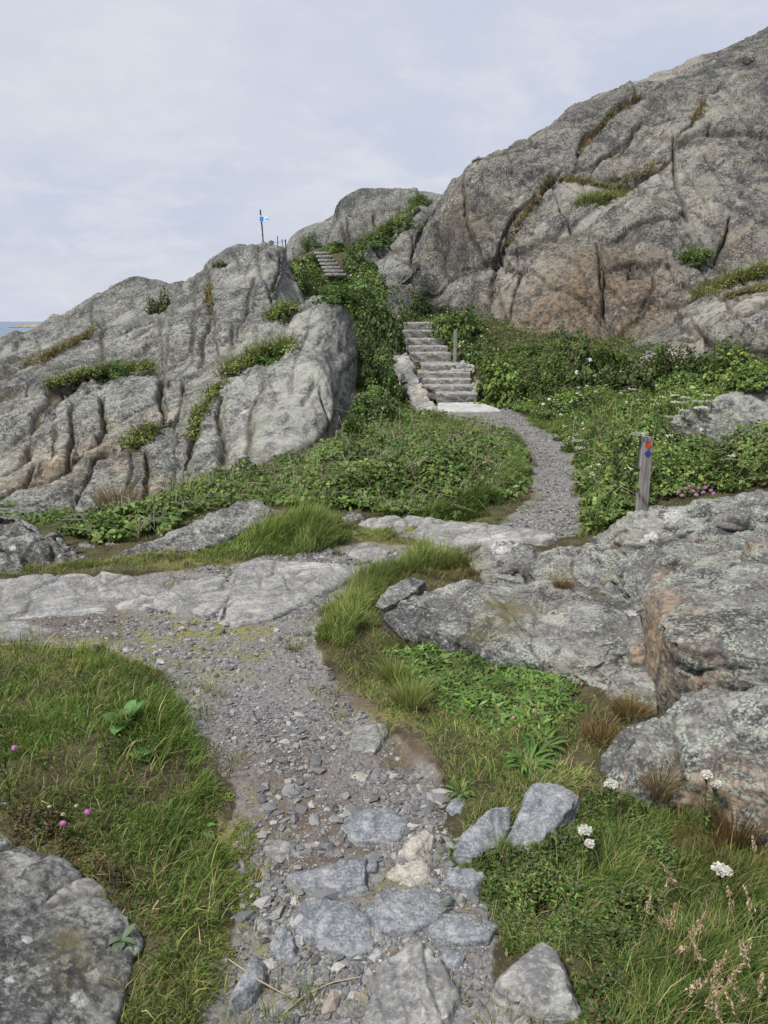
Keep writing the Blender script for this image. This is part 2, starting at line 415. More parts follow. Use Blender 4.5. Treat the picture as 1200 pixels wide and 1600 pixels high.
link('ground', new_mesh('ground', GV, _gf, M['ground'], attrs={'path': pmask, 'moss': np.clip(moss, 0, 1), 'earth': np.clip(earth, 0, 1)}), kind='structure')
_Zg = z.reshape(nr, nc)
def gz(px, py):
    "height of the finished ground at px,py (bilinear)"
    px = np.asarray(px, float); py = np.asarray(py, float)
    r = np.interp(py, yy, np.arange(nr)); c = np.interp(px / (py + 2.6), s, np.arange(nc))
    r0 = np.clip(r.astype(int), 0, nr - 2); c0 = np.clip(c.astype(int), 0, nc - 2); fr = r - r0; fc = c - c0
    return (_Zg[r0, c0] * (1 - fr) * (1 - fc) + _Zg[r0 + 1, c0] * fr * (1 - fc) + _Zg[r0, c0 + 1] * (1 - fr) * fc + _Zg[r0 + 1, c0 + 1] * fr * fc)

# ================================================================== hills
def carve(U, W_, mpp, cracks, V, cdep=1.0):
    "tight dark joints along traced lines"
    d = np.zeros(len(U)); mk = np.zeros(len(U)); vary = 1 + .6 * fbm(V * .9, 2, seed=98)
    for depth, pts in cracks:
        q = np.array(pts, float); lo, hi = q.min(0) - 25, q.max(0) + 25
        k = np.nonzero((U > lo[0]) & (U < hi[0]) & (W_ > lo[1]) & (W_ < hi[1]))[0]
        if not len(k): continue
        r = seg_dist(np.stack([U[k], W_[k], 0 * U[k]], 1), np.concatenate([q, np.zeros((len(q), 1))], 1)) * mpp[k]
        w = np.maximum(.03, mpp[k] * 1.7) * vary[k] * (.6 + .4 * depth)
        g = -depth * cdep * (.30 * np.exp(-(r / w) ** 2) + .035 * np.exp(-r / .12))
        d[k] = np.minimum(d[k], g); mk[k] = np.maximum(mk[k], np.exp(-(r / (w * 1.05)) ** 2) * min(1, depth))
    return d, mk

def rotm(ax, ay, az):
    return np.array(Matrix.Rotation(az, 3, 'Z') @ Matrix.Rotation(ay, 3, 'Y') @ Matrix.Rotation(ax, 3, 'X'), float)

def hill(name, surf, y0, y1, s0, s1, nr, nc, cracks, mat, seed, rot, amp, stains, pales, blocks=(), bh=.30, cell=3.4):
    yv = np.geomspace(y0, y1, nr); sv = np.linspace(s0, s1, nc)
    Y, S_ = np.meshgrid(yv, sv, indexing='ij'); X = S_ * Y
    Z = surf(X, Y)
    V = np.stack([X.ravel(), Y.ravel(), Z.ravel()], 1)
    N = grid_normals(V, nr, nc); N[N[:, 2] < 0] *= -1
    e1 = np.array(rot, float); e1 /= np.linalg.norm(e1); e2 = np.cross([.25, -.35, 1], e1); e2 /= np.linalg.norm(e2); e3 = np.cross(e1, e2)
    Q = V @ np.stack([e1, e2, e3], 1)
    warp = np.stack([fbm(Q * .4, 4, seed=seed + k) for k in range(3)], 1)
    Qw = Q + warp * .8
    bil = np.abs(perlin(Qw * np.array([.10, .30, .30]) * (3 / cell), seed + 31)) + np.abs(perlin(Qw * np.array([.26, .75, .75]) * (3 / cell), seed + 32)) * .3
    d = amp * .35 * (bil - .32)
    # traced buttresses: rounded faces that stand proud of the clefts between them
    up = FPX * (V[:, 2] - CAMZ) ; U = 600 + FPX * V[:, 0] / (V[:, 1] * CT - (V[:, 2] - CAMZ) * ST)
    W_ = 800 - FPX * ((V[:, 2] - CAMZ) * CT + V[:, 1] * ST) / (V[:, 1] * CT - (V[:, 2] - CAMZ) * ST)
    mpp = V[:, 1] / FPX
    wu = (fbm(V * 1.0, 4, .55, seed=seed + 50) * .055 + fbm(V * 4, 4, .6, seed=seed + 52) * .028) / mpp; wv = (fbm(V * 1.0, 4, .55, seed=seed + 51) * .055 + fbm(V * 4, 4, .6, seed=seed + 53) * .028) / mpp
    U, W_ = U + wu, W_ + wv
    blk = np.zeros(len(V)); ck = np.zeros(len(V))
    for i, pl in enumerate(blocks):
        q = np.array(pl, float); lo, hi = q.min(0) - 6, q.max(0) + 6
        k = np.nonzero((U > lo[0]) & (U < hi[0]) & (W_ > lo[1]) & (W_ < hi[1]))[0]
        if not len(k): continue
        sd = -poly_sdf(U[k], W_[k], q) * mpp[k] + .10
        size = np.sqrt(abs(np.sum(q[:, 0] * np.roll(q[:, 1], -1) - np.roll(q[:, 0], -1) * q[:, 1])) / 2) * np.median(mpp[k])
        Rr = min(.20, .12 * size); t_ = np.clip(sd / Rr, 0, 1); pr = .82 * np.sqrt(np.clip(1 - (1 - t_) ** 2.6, 0, 1)) + .18 * sstep(0, .5 * size, sd)
        hgt = bh * (.55 + .9 * ((i * 37) % 11) / 11) * min(1.25, .35 + size / 3.0)
        blk[k] = np.maximum(blk[k], hgt * pr)
        ck[k] = np.maximum(ck[k] * (sd < .03), np.exp(-((sd - .02) / .03) ** 2) * .6 * (sd > -.03))
    d += blk - bh * .8
    # secondary straight joints, stepped
    for n_, spc, off, gr in (((.9, .25, -.15), 1.9, .15, .14), ((.35, -.3, .9), 2.3, .17, .12), ((.75, .1, .65), 1.1, .08, .06), ((-.45, .1, .85), .8, .05, .05), ((.95, -.2, .25), .7, .045, .05)):
        tt = V @ np.array(n_) / spc + warp[:, 0] * .10 + fbm(V * .5, 2, seed=seed + 47) * .10
        gt = sstep(-.10, .12, fbm(V * .33, 3, seed=seed + int(spc * 10)))
        fr = 1 - (tt - np.floor(tt)); d += amp * gt * (off * layers(tt, seed + int(spc * 7), .96) - gr * np.exp(-(fr * spc / .05) ** 2)); ck = np.maximum(ck, gt * .7 * np.exp(-(fr * spc / .035) ** 2))
    # foliation: thin ribs along the strike
    rib = perlin(Q * np.array([.22, .9, 2.4]) + warp * .8, seed + 60) * .035 + perlin(Q * np.array([.5, 2.2, 6.5]) + warp * 1.6, seed + 61) * .022 + perlin(Q * np.array([1.0, 4.5, 14]) + warp * 2.4, seed + 62) * .016
    d += amp * rib
    d += amp * .10 * layers(Q[:, 2] * .9 + warp[:, 0] * .9 + Q[:, 1] * .25, seed + 80, .93) + amp * .035 * layers(Q[:, 2] * 3.2 + warp[:, 1] * 1.8 + Q[:, 1] * .6, seed + 81, .88)
    d += amp * (fbm(V * .3, 3, seed=seed + 70) * .15 + fbm(V * 2.2, 3, .5, seed=seed + 71) * .022 - np.abs(fbm(V * 4, 4, .6, seed=seed + 72)) * .03 + fbm(V * 12, 3, seed=seed + 73) * .008)
    dc, mc = carve(U, W_, mpp, cracks, V, .42 if y0 < 10 else .55)
    V2 = V + N * (d + dc)[:, None]
    st = np.zeros(len(V)); pl = np.zeros(len(V))
    for arr, lst in ((st, stains), (pl, pales)):
        for u, v, r, a in lst:
            h = surf.hit(u, v, 6.5)
            if h is not None: arr += a * np.exp(-((V - np.array(h)) ** 2).sum(1) / (r * r))
    mos = np.clip(np.maximum(ck * .3, mc * .45) * sstep(.35, .8, N[:, 2]), 0, 1)
    me = new_mesh(name, V2, grid_faces(nr, nc), mat, attrs={'lichen': np.full(len(V), -1.0), 'crack': np.clip(np.maximum(ck * .8, mc), 0, 1), 'stain': np.clip(st, 0, 1.2), 'pale': np.clip(pl, 0, 1), 'moss': mos})
    return link(name, me, kind='structure')

L_PTS = [P(u_, v_, 8.6 + (Y_ - 8.6) * .62 if Y_ > 8.6 else Y_) for u_, v_, Y_ in [(-150,590,30),(0,537,32),(60,507,34),(140,467,36),(180,443,36),(225,426,36),(262,433,35),(300,430,33),(340,407,31),(400,386,30),(437,381,30),(452,392,29),
    (230,470,31),(262,490,27),(200,500,27),(150,520,26),(95,540,25),(290,470,26),(330,450,26),(385,430,26.5),(430,430,26),(440,470,23),(400,470,23.5),(340,490,22),
    (445,480,17.5),(480,484,17),(545,487,17.5),(410,520,19.5),(350,530,19.5),(300,540,19.5),(250,560,18.5),(200,570,18),(130,570,19),(60,590,20),(0,600,20),(-120,640,19),
    (455,545,15.2),(410,570,15),(360,592,15),(310,600,15.5),(500,550,15),(450,600,13.6),(530,590,14.2),(390,640,13),(320,660,12.6),(480,660,12.2),(520,650,12.6),
    (250,610,15),(180,605,15.5),(100,615,15.5),(30,640,15),(-120,700,13.5),(210,650,13),(150,660,12.8),(80,680,12),(0,700,12),(280,700,11.6),(250,700,11.4),
    (400,700,11.2),(460,715,10.8),(350,740,10.4),(410,745,10.0),(280,760,9.7),(230,765,9.6),(180,720,10.8),(120,740,10.4),(50,740,10.2),(-100,760,10.5),
    (160,780,9.2),(90,800,8.7),(30,790,8.8),(230,800,8.75),(0,830,7.9),(-120,840,7.9)]]
L_PTS += [(-3.2,7.2,-1.2),(-5.5,7.0,-1.2),(-1.6,8.3,-1.0),(-.6,9.5,-1.0),(.1,12,-.9),(.2,14.5,-.8),(-.08,14.0,-.6),(-.12,13.2,-.8),(-.2,12.4,-.8),(.2,16.5,-.5),(-.6,19,0.0),(-1.5,21.5,.8),(-2.0,24,1.4),(-2.3,28,2.2),
          (-4.2,27,2.0),(-8,29,1.2),(-12,31,.4),(-16,30,-1),(-6,42,2.6),(-3,42,2.6),(-12,44,1.5),(-20,46,-3),(-18,36,-2),(-28,40,-5),(-9,52,1),(-20,60,-5),(-25,33,-3)]
LS = Surface(L_PTS, .01)
L_CR = [(1.1,[(327,425),(330,455),(326,475),(333,490),(320,520),(312,545),(308,560)]),(.7,[(300,445),(303,480),(312,492),(322,500)]),(.7,[(303,487),(301,530),(298,545)]),(.9,[(440,400),(437,423),(427,455)]),
    (1.1,[(427,455),(411,462),(395,469)]),(.9,[(398,440),(390,470),(383,503),(370,512),(363,511),(361,540)]),(.7,[(334,490),(336,520),(338,557)]),(.6,[(400,511),(398,540)]),(.8,[(443,520),(440,533),(447,540)]),
    (1.0,[(360,592),(345,605),(330,625),(318,645),(310,680),(298,710),(291,745)]),(.8,[(347,630),(345,680),(349,715),(353,743)]),(.7,[(416,602),(400,637),(388,680),(382,742)]),(.5,[(491,590),(480,615),(472,630)]),
    (1.2,[(250,578),(253,595),(250,615),(256,640),(246,660)]),(1.0,[(253,597),(270,590),(290,585),(320,575)]),(.8,[(288,594),(283,630),(279,655)]),(1.0,[(225,705),(227,740),(229,788)]),
    (1.2,[(170,708),(155,720),(142,735),(135,755),(125,775),(118,790)]),
    (1.3,[(205,690),(180,680),(150,685),(130,700),(100,720),(52,735),(0,757)]),(1.3,[(157,615),(160,640),(158,665),(150,672)]),(.9,[(110,622),(108,655),(104,690),(103,710)]),(.9,[(80,640),(76,670),(75,695)]),
    (1.2,[(50,640),(40,665),(30,690),(15,705),(0,715)]),(.8,[(45,705),(40,725),(33,742)]),(1.2,[(152,575),(128,588),(97,600),(75,612),(60,632),(45,645)]),(.8,[(48,595),(45,615)]),(.8,[(50,597),(75,588),(100,575)]),
    (1.0,[(155,552),(130,563),(95,572),(60,588),(30,610),(0,625)]),(1.0,[(120,520),(95,535),(60,553),(30,565),(0,580)]),(.9,[(165,500),(152,520),(156,548)]),(.9,[(230,475),(200,492),(165,497),(142,498)]),(.7,[(142,470),(140,497)]),
    (.6,[(52,530),(35,550),(5,568)]),(.6,[(250,515),(251,545),(252,575)]),(.6,[(268,480),(262,520),(255,565)])]
L_BL = [[(155,525),(165,505),(190,495),(225,494),(240,502),(225,522),(190,540),(162,552),(156,540)],[(15,595),(40,570),(70,555),(100,540),(122,522),(145,527),(155,550),(140,562),(100,568),(60,585),(30,600)],
    [(-40,640),(50,595),(75,577),(125,570),(152,572),(130,585),(98,592),(70,615),(45,640),(-40,680)],[(162,612),(180,590),(212,582),(250,590),(253,615),(240,650),(200,662),(165,668),(158,650),(160,630)],
    [(112,632),(130,610),(152,618),(159,665),(140,668),(120,665),(108,655)],[(77,660),(82,635),(110,620),(108,655),(104,690),(102,705),(80,702),(75,680)],[(40,680),(57,643),(78,642),(75,688),(65,698),(43,692)],
    [(-40,650),(35,638),(15,660),(-40,700)],[(-40,720),(30,690),(50,695),(40,722),(25,745),(-40,770)],[(-40,770),(50,733),(100,720),(140,690),(185,677),(205,690),(170,708),(140,730),(125,770),(90,800),(50,820),(-40,830)],
    [(130,770),(140,733),(172,708),(195,702),(192,730),(187,775),(180,805),(110,800)],[(225,700),(237,670),(260,667),(268,695),(265,745),(255,790),(230,795)],
    [(267,474),(288,445),(325,426),(328,474),(320,493),(304,487),(301,530),(267,567),(251,578),(251,519)],[(328,423),(360,397),(416,386),(448,381),(437,423),(427,455),(395,469),(381,503),(363,511),(360,543),(336,557),(333,482)],
    [(389,471),(424,469),(432,477),(411,498),(384,509)],[(365,530),(397,514),(400,541),(373,562),(360,562)],[(400,511),(440,509),(437,530),(405,541)],
    [(443,519),(459,493),(475,479),(557,482),(536,530),(555,554),(523,583),(531,623),(493,677),(461,701),(411,740),(381,748),(384,706),(400,637),(416,602),(405,581),(443,567),(456,546)],
    [(352,597),(403,581),(413,602),(400,637),(384,685),(381,745),(355,747),(347,690),(347,637)],[(320,637),(347,626),(347,706),(352,747),(315,765),(293,750),(299,703)],[(291,591),(347,583),(352,597),(320,631),(304,677),(280,677),(280,637)],
    [(259,610),(288,594),(280,653),(261,658)],[(142,470),(150,462),(180,445),(225,426),(262,432),(285,436),(255,455),(230,475),(200,490),(165,495),(142,495)],
    [(105,500),(135,480),(140,497),(150,510),(110,515),(85,525)],[(-40,575),(25,535),(50,530),(35,555),(-40,600)],[(5,565),(40,560),(95,525),(120,520),(80,545),(40,575)],[(300,545),(312,500),(332,495),(336,540),(310,560)],[(260,575),(300,545),(310,560),(290,583),(262,592)]]
hill('left_hill', LS, 6.8, 60, -.95, .035, 640, 560, L_CR, M['rock_left'], 21, (.80,.30,.50), .95,
     [(75,708,.5,.8),(130,690,.45,.75),(40,735,.45,.7),(165,650,.3,.6),(250,640,.25,.9),(180,720,.4,.4),(330,600,.4,.3),(20,690,.5,.5),(245,760,.25,.6),(200,740,.25,.6)],
     [(500,520,1.0,.9),(470,600,.9,.8),(430,690,.8,.7),(520,560,.7,.8),(380,540,.8,.4),(300,610,.8,.35)], L_BL, .15)

R_PTS = [P(u_, v_, 19.0 + (Y_ - 19.0) * .62 if Y_ > 19.0 else Y_) for u_, v_, Y_ in [(1420,15,36),(1300,50,35),(1200,86,34.5),(1120,103,34),(1050,116,33.5),(985,132,33),(935,162,32.5),(850,207,31.5),(800,232,31),(750,252,30.5),(720,272,30),(700,290,29.6),
    (672,325,28.6),(655,370,26.8),(648,410,25.3),(650,450,24.4),(690,450,23.2),(690,380,24.6),(740,330,25.6),(745,400,23.0),(742,440,22.2),(690,485,22.3),
    (800,300,26.4),(800,360,24),(810,415,22.0),(830,470,20.6),(820,515,19.8),(760,480,21.4),(900,260,27.8),(900,340,24.2),(900,400,21.8),(900,450,20.3),(900,520,19.2),(860,525,19.4),
    (1000,190,30),(1000,260,27),(970,312,24.8),(1000,370,21.8),(980,430,20.2),(1000,480,19.2),(980,520,18.6),(1060,230,27.5),(1075,320,22.6),(1050,400,20.2),(1080,450,19.3),
    (1130,160,30),(1130,240,26.5),(1150,320,22.4),(1120,400,20),(1200,120,32),(1200,200,28),(1200,290,24),(1200,370,20.8),(1200,410,19.4),(1160,420,19.2),
    (1300,200,28),(1300,320,22.5),(1300,420,18.8),(1420,300,24),(1420,430,18.5),
    (1200,445,17.2),(1130,465,17.2),(1080,485,17.2),(1200,480,15.6),(1120,500,15.8),(1060,510,16.4),(1200,530,14.2),(1120,545,14.6),(1050,545,15.4),(1010,530,17),(960,545,17.2),(1300,480,14.5),(1300,540,13.3)]]
R_PTS += [(2.6,19.6,.2),(1.9,21,.8),(1.2,22.5,1.0),(.6,24,1.4),(.5,26.5,1.9),(.6,30,2.4),(3.2,17.8,.1),(4.6,16.4,.0),(5.8,14.2,-.3),(6.6,12.8,-.5),(8,11.5,-.5),
          (2,40,4),(8,44,8),(16,46,12),(26,44,14),(4,50,4),(20,58,10)]
RS = Surface(R_PTS, .01)
R_CR = [(1.4,[(674,345),(680,385),(683,420),(688,452)]),(1.3,[(640,405),(645,440),(649,462)]),(.9,[(724,270),(729,310),(732,345),(740,375),(748,397)]),(.7,[(742,250),(755,262),(772,278),(783,290)]),
    (1.5,[(690,437),(705,428),(720,420),(745,415),(770,412),(782,404)]),(1.0,[(770,412),(775,400),(785,370),(795,350),(820,325),(845,305),(855,285),(880,265),(903,262)]),(1.0,[(903,240),(910,215),(930,200),(955,175),(990,155),(1010,147)]),
    (1.1,[(765,465),(770,430),(778,415)]),(.8,[(765,470),(772,450),(790,440),(810,420),(830,400),(842,390)]),(1.2,[(797,505),(803,460),(812,430),(830,405),(850,385)]),(.7,[(865,365),(900,360),(940,357)]),
    (1.1,[(931,380),(935,400),(937,430),(938,455)]),(1.3,[(938,424),(960,420),(985,415),(1003,410)]),(1.2,[(980,435),(1003,430),(1024,422)]),(1.5,[(1052,205),(1053,235),(1052,260),(1058,285),(1065,305),(1070,325),(1076,337)]),
    (1.0,[(960,300),(975,285),(1010,270),(1030,255),(1050,240)]),(1.2,[(1055,212),(1080,195),(1090,165),(1110,140),(1130,120),(1165,108),(1200,98)]),(.8,[(970,222),(980,210),(990,195),(1005,180)]),(.8,[(1000,185),(1030,180),(1060,170)]),
    (.9,[(1110,195),(1108,205),(1130,208),(1160,210)]),(.9,[(1175,205),(1190,220),(1200,230)]),(1.2,[(1145,330),(1142,350),(1140,365),(1125,385),(1117,400)]),(1.2,[(1000,350),(1030,340),(1060,328),(1072,322)]),(1.0,[(940,375),(965,370),(1000,352)]),
    (.8,[(925,255),(945,230),(970,215)]),(.6,[(920,272),(932,258)]),(1.1,[(1085,472),(1110,462),(1150,458),(1200,452)]),(.9,[(1060,478),(1060,505)]),(1.0,[(1087,515),(1092,525),(1112,540)]),(1.0,[(1045,532),(1060,526),(1092,528)]),
    (.9,[(1120,470),(1137,480),(1142,497)]),(.9,[(1140,500),(1170,495),(1200,482)]),(.8,[(1140,478),(1170,470),(1200,465)]),(.8,[(1022,424),(1020,455),(1000,490)]),
    (.7,[(1050,410),(1055,440),(1085,455)]),(.6,[(820,215),(850,235),(880,262)]),(.5,[(795,235),(800,280)])]
R_BL = [[(1052,235),(1060,225),(1108,205),(1180,215),(1290,240),(1290,400),(1145,330),(1142,350),(1110,390),(1080,340),(1065,300)],[(960,400),(985,365),(1030,340),(1072,325),(1085,350),(1110,395),(1080,408),(1030,402),(1003,410),(940,420),(935,390)],
    [(797,510),(806,455),(830,405),(860,380),(900,378),(932,385),(938,450),(935,530),(860,535),(800,530)],[(690,437),(720,420),(770,412),(765,450),(765,475),(720,485),(690,475)],[(683,345),(724,285),(730,340),(745,400),(720,418),(690,435),(683,400)],
    [(724,275),(745,255),(783,290),(840,310),(795,345),(775,395),(750,398),(735,345)],[(905,262),(965,275),(960,300),(900,340),(860,362),(800,380),(800,350),(845,310)],[(640,380),(672,340),(680,380),(683,440),(650,458),(642,410)],
    [(1060,500),(1090,470),(1200,455),(1290,450),(1290,550),(1110,537),(1090,515)],[(1040,545),(1060,528),(1095,530),(1112,548),(1060,560)],[(1055,212),(1090,165),(1130,120),(1200,98),(1290,70),(1290,210),(1108,200)],
    [(910,215),(990,155),(1060,110),(1140,75),(1200,50),(1290,20),(1290,60),(1200,95),(1130,118),(1090,160),(1050,205),(1000,180),(960,215),(905,255)],[(750,252),(800,232),(850,207),(935,160),(985,132),(990,152),(955,172),(930,197),(905,225),(900,258),(850,285),(840,305),(785,288)],
    [(965,275),(1000,255),(1050,215),(1050,240),(1010,268),(975,283)],[(965,305),(1010,275),(1050,245),(1060,300),(1068,320),(1030,336),(985,360),(945,370),(900,355)],[(940,428),(975,420),(978,445),(985,500),(940,525)],[(985,440),(1020,428),(1018,455),(1000,490),(988,500)],
    [(1115,398),(1142,368),(1148,335),(1290,400),(1290,430),(1180,415)],[(1028,425),(1080,412),(1110,440),(1080,462),(1040,480),(1022,470)],[(770,465),(790,443),(815,425),(800,465),(793,500),(765,495)]]
hill('right_hill', RS, 12.0, 60, .0, .95, 680, 640, R_CR, M['rock_right'], 33, (.62,.45,.62), 1.1,
     [(830,480,1.3,.8),(900,460,1.4,.9),(960,440,1.3,.8),(990,490,1.0,.9),(740,340,1.0,.6),(1000,255,.8,.7),(800,440,.9,.7),(1150,370,.8,.6),(1100,520,.5,.7),(880,510,1.0,.8),(700,330,.7,.5)],
     [(1000,300,1.2,.6),(820,420,.9,.6),(900,300,1.2,.4),(1120,490,1.2,.8),(1180,470,1.0,.9),(1080,530,.8,.8),(1100,160,2,.4),(780,450,.8,.6)], R_BL, .24, cell=4.2)

K_PTS = [P(*t) for t in [(517,322,37.5),(530,310,38),(560,299,38.5),(610,294,39),(655,294,39),(690,299,38),(740,300,37),(523,345,36),(560,330,36.5),(620,330,36),(520,372,35),(560,368,34.5),(600,352,34),
    (640,340,32.5),(660,330,31.5),(600,395,29.5),(640,380,28.5),(585,420,27.6),(630,440,26),(600,445,26),(575,385,30.5)]]
K_PTS += [(-2.6,37,3.6),(-2.8,39,3.8),(-2.9,43,3.4),(-1.6,33,2.6),(-.7,29,2.2),(-.8,26.5,1.6),(.8,24.6,1.0),(0,46,5),(4,46,5),(2,52,3.5),(4,34,5),(3.2,29,3),(-3.4,50,3)]
KS = Surface(K_PTS, .01)
K_BL = [[(515,322),(530,308),(560,297),(610,292),(650,293),(655,312),(640,325),(600,325),(560,325),(530,345),(516,342)],[(530,338),(583,326),(583,365),(540,378),(500,380),(505,362),(520,347)],[(585,325),(622,325),(622,345),(590,367),(584,362)],
    [(580,418),(600,395),(642,383),(642,445),(610,462),(585,442)],[(550,392),(600,375),(602,387),(570,402)],[(630,345),(670,325),(690,305),(672,340),(642,378),(612,385)]]
K_CR = [(1.0,[(583,325),(583,367)]),(.9,[(530,345),(537,370),(540,385)]),(1.2,[(645,400),(646,445)]),(1.0,[(515,345),(525,335),(520,322)]),(1.0,[(600,392),(640,352),(655,335)]),(.9,[(545,330),(590,325),(640,325)]),(.8,[(585,400),(625,388)]),(.8,[(645,370),(645,440)]),(.7,[(540,335),(545,375)])]
hill('middle_hill', KS, 23.5, 54, -.11, .13, 340, 300, K_CR, M['rock_left'], 55, (.7,.3,.5), .8, [], [], K_BL, .28, cell=4.0)
Q_PTS = [P(*t) for t in [(452,374,42),(470,362,42.5),(490,352,43),(515,342,43.5),(545,335,44),(500,372,40.5),(470,382,40),(520,365,41)]] + [(-6,43,3.6),(-4.6,40,3.6),(-2,39,3.6),(-5,50,4),(-2,50,4.5),(-1,44,5)]
hill('rear_hill', Surface(Q_PTS, .01), 38, 52, -.16, -.01, 120, 130, [], M['rock_left'], 77, (.7,.3,.4), .4, [], [], (), .0, cell=4.0)

# ================================================================== sea, islet
def sea_mat():
    t = NT('sea_water'); V = t.coord('Object')
    n = t.noise(t.mapping(V, (1, 2.2, 1)), .12, 8, .65); n2 = t.noise(t.mapping(V, (1, 3, 1)), .02, 5)
    c = t.mix(t.step(n2, .35, .65), (.075,.12,.185), (.12,.18,.26)); c = t.mix(t.step(n, .66, .74), c, (.5,.55,.6))
    return t.done(t.principled(c, .35, .5, t.bump(n, .9, 1.5)))
link('sea', new_mesh('sea', [(-25000,-6000,-10),(25000,-6000,-10),(25000,30000,-10),(-25000,30000,-10)], [[0,1,2,3]], sea_mat(), smooth=False), kind='structure')
# ================================================================== loose and outcropping rocks
def hull_rock(name, parts, mat, label, cat, voxel=.015, relax=2, amp=.03, fol=(.3,.4,.2), seed=1, cracks=(), stain=(), moss=(), pale=(), group=None, freq=1.0, joints=0.0, lichen=(), lay=1.0):
    "one solid body: union of convex stones, remeshed, weathered. parts: list of point lists"
    allp = np.array([p for pt in parts for p in pt]); ctr = allp.mean(0); ctr[2] = allp[:, 2].min()
    bm = bmesh.new()
    for pt in parts:
        vs = [bm.verts.new(Vector(p) - Vector(ctr)) for p in pt]
        r = bmesh.ops.convex_hull(bm, input=vs)
        bmesh.ops.delete(bm, geom=[g for g in r['geom_interior'] if isinstance(g, bmesh.types.BMVert)], context='VERTS')
    bmesh.ops.recalc_face_normals(bm, faces=bm.faces[:])
    me = bpy.data.meshes.new('tmp'); bm.to_mesh(me); bm.free()
    ob = bpy.data.objects.new('tmp', me); C.objects.link(ob)
    md = ob.modifiers.new('r', 'REMESH'); md.mode = 'VOXEL'; md.voxel_size = voxel; md.use_smooth_shade = True
    dg = bpy.context.evaluated_depsgraph_get(); ev = ob.evaluated_get(dg); m2 = bpy.data.meshes.new_from_object(ev)
    bpy.data.objects.remove(ob); bpy.data.meshes.remove(me)
    n = len(m2.vertices); V = np.empty(n * 3, F32); m2.vertices.foreach_get('co', V); V = V.reshape(-1, 3).astype(float)
    E = np.empty(len(m2.edges) * 2, np.int32); m2.edges.foreach_get('vertices', E); E = E.reshape(-1, 2)
    deg = np.bincount(E.ravel(), minlength=n).astype(float)
    def lap(A):
        S = np.stack([np.bincount(E[:, 0], A[E[:, 1], k], n) + np.bincount(E[:, 1], A[E[:, 0], k], n) for k in range(A.shape[1])], 1)
        return S / np.maximum(deg, 1)[:, None]
    for _ in range(max(1, relax - 1)): V = V * .4 + lap(V) * .6
    def norms(V):
        m2.vertices.foreach_set('co', V.astype(F32).ravel()); m2.update()
        N = np.empty(n * 3, F32); m2.vertex_normals.foreach_get('vector', N); return N.reshape(-1, 3).astype(float)
    N = norms(V); N0 = N
    for _ in range(3): N0 = N0 * .4 + lap(N0) * .6
    W = V + ctr; R = rotm(*fol); Q = (W @ R) * freq
    wp = np.stack([fbm(Q * 1.5, 3, seed=seed + k) for k in range(3)], 1)
    d = fbm(W * freq * 2.0, 3, .5, seed=seed) * .40 + perlin(Q * np.array([1.0, 1.6, 11]) + wp, seed + 3) * .55 + perlin(Q * np.array([2.5, 3.5, 30]) + wp * 2, seed + 4) * .35
    d -= np.abs(fbm(W * freq * 7, 4, .55, seed=seed + 5)) * .22
    d += fbm(W * freq * 30, 3, .6, seed=seed + 6) * .14
    d += lay * (.9 * layers(Q[:, 2] * 9 + wp[:, 0] * .9 + Q[:, 0] * 1.2, seed + 20, .88) * 1.25 + .5 * layers(Q[:, 2] * 27 + wp[:, 1] * 1.8 + Q[:, 0] * 2, seed + 21, .85)
                + .5 * layers(Q[:, 1] * 5 + wp[:, 2] * 1.2, seed + 22, .92))
    ck = np.zeros(n)
    f1, f2, cid = worley((Q + wp * .35) * np.array([1.6, 2.8, 4.5]), seed + 8); e = f2 - f1
    if joints:
        g = np.exp(-(e / .06) ** 2); d += joints * (sstep(0, .2, e) - .8) * .5 + joints * (cid - .5) * 2.0 * sstep(0, .1, e) - joints * .7 * g; ck = g * .8 * min(1, joints)
    d *= amp
    for dep, wd, pts in cracks:
        pl = np.array(pts); r = np.abs(seg_dist(W, pl) + fbm(W * 6, 3, seed=seed + 9) * .03)
        d -= dep * np.exp(-(r / wd) ** 2); ck = np.maximum(ck, np.exp(-(r / (wd * .8)) ** 2))
    V = V + N0 * d[:, None]; N = norms(V)
    def blob(lst):
        a = np.zeros(n)
        for p, r, s_ in lst: a += s_ * np.exp(-((W - np.array(p)) ** 2).sum(1) / (r * r))
        return np.clip(a, 0, 1.2)
    la = np.full(n, -1.0)
    for p_, r_ in lichen: la = np.maximum(la, 1 - np.linalg.norm(W - np.array(p_), axis=1) / r_)
    for nm, a in (('lichen', la), ('crack', ck), ('stain', blob(stain)), ('moss', blob(moss)), ('pale', blob(pale))):
        at = m2.attributes.new(nm, 'FLOAT', 'POINT'); at.data.foreach_set('value', np.asarray(a, F32))
    m2.polygons.foreach_set('use_smooth', np.ones(len(m2.polygons), bool))
    m2.materials.clear(); m2.materials.append(mat); m2.name = name
    return link(name, m2, None, label, cat, group, None, tuple(ctr))

def slab(top, drop=.3, grow=.03):
    "top outline points -> solid with the same outline widened below"
    t = np.array(top, float); c = t[:, :2].mean(0); b = t.copy()
    b[:, :2] += (t[:, :2] - c) / (np.linalg.norm(t[:, :2] - c, axis=1, keepdims=True) + 1e-9) * grow
    b[:, 2] -= drop
    return [tuple(p) for p in t] + [tuple(p) for p in b]

RN = M['rock_near']
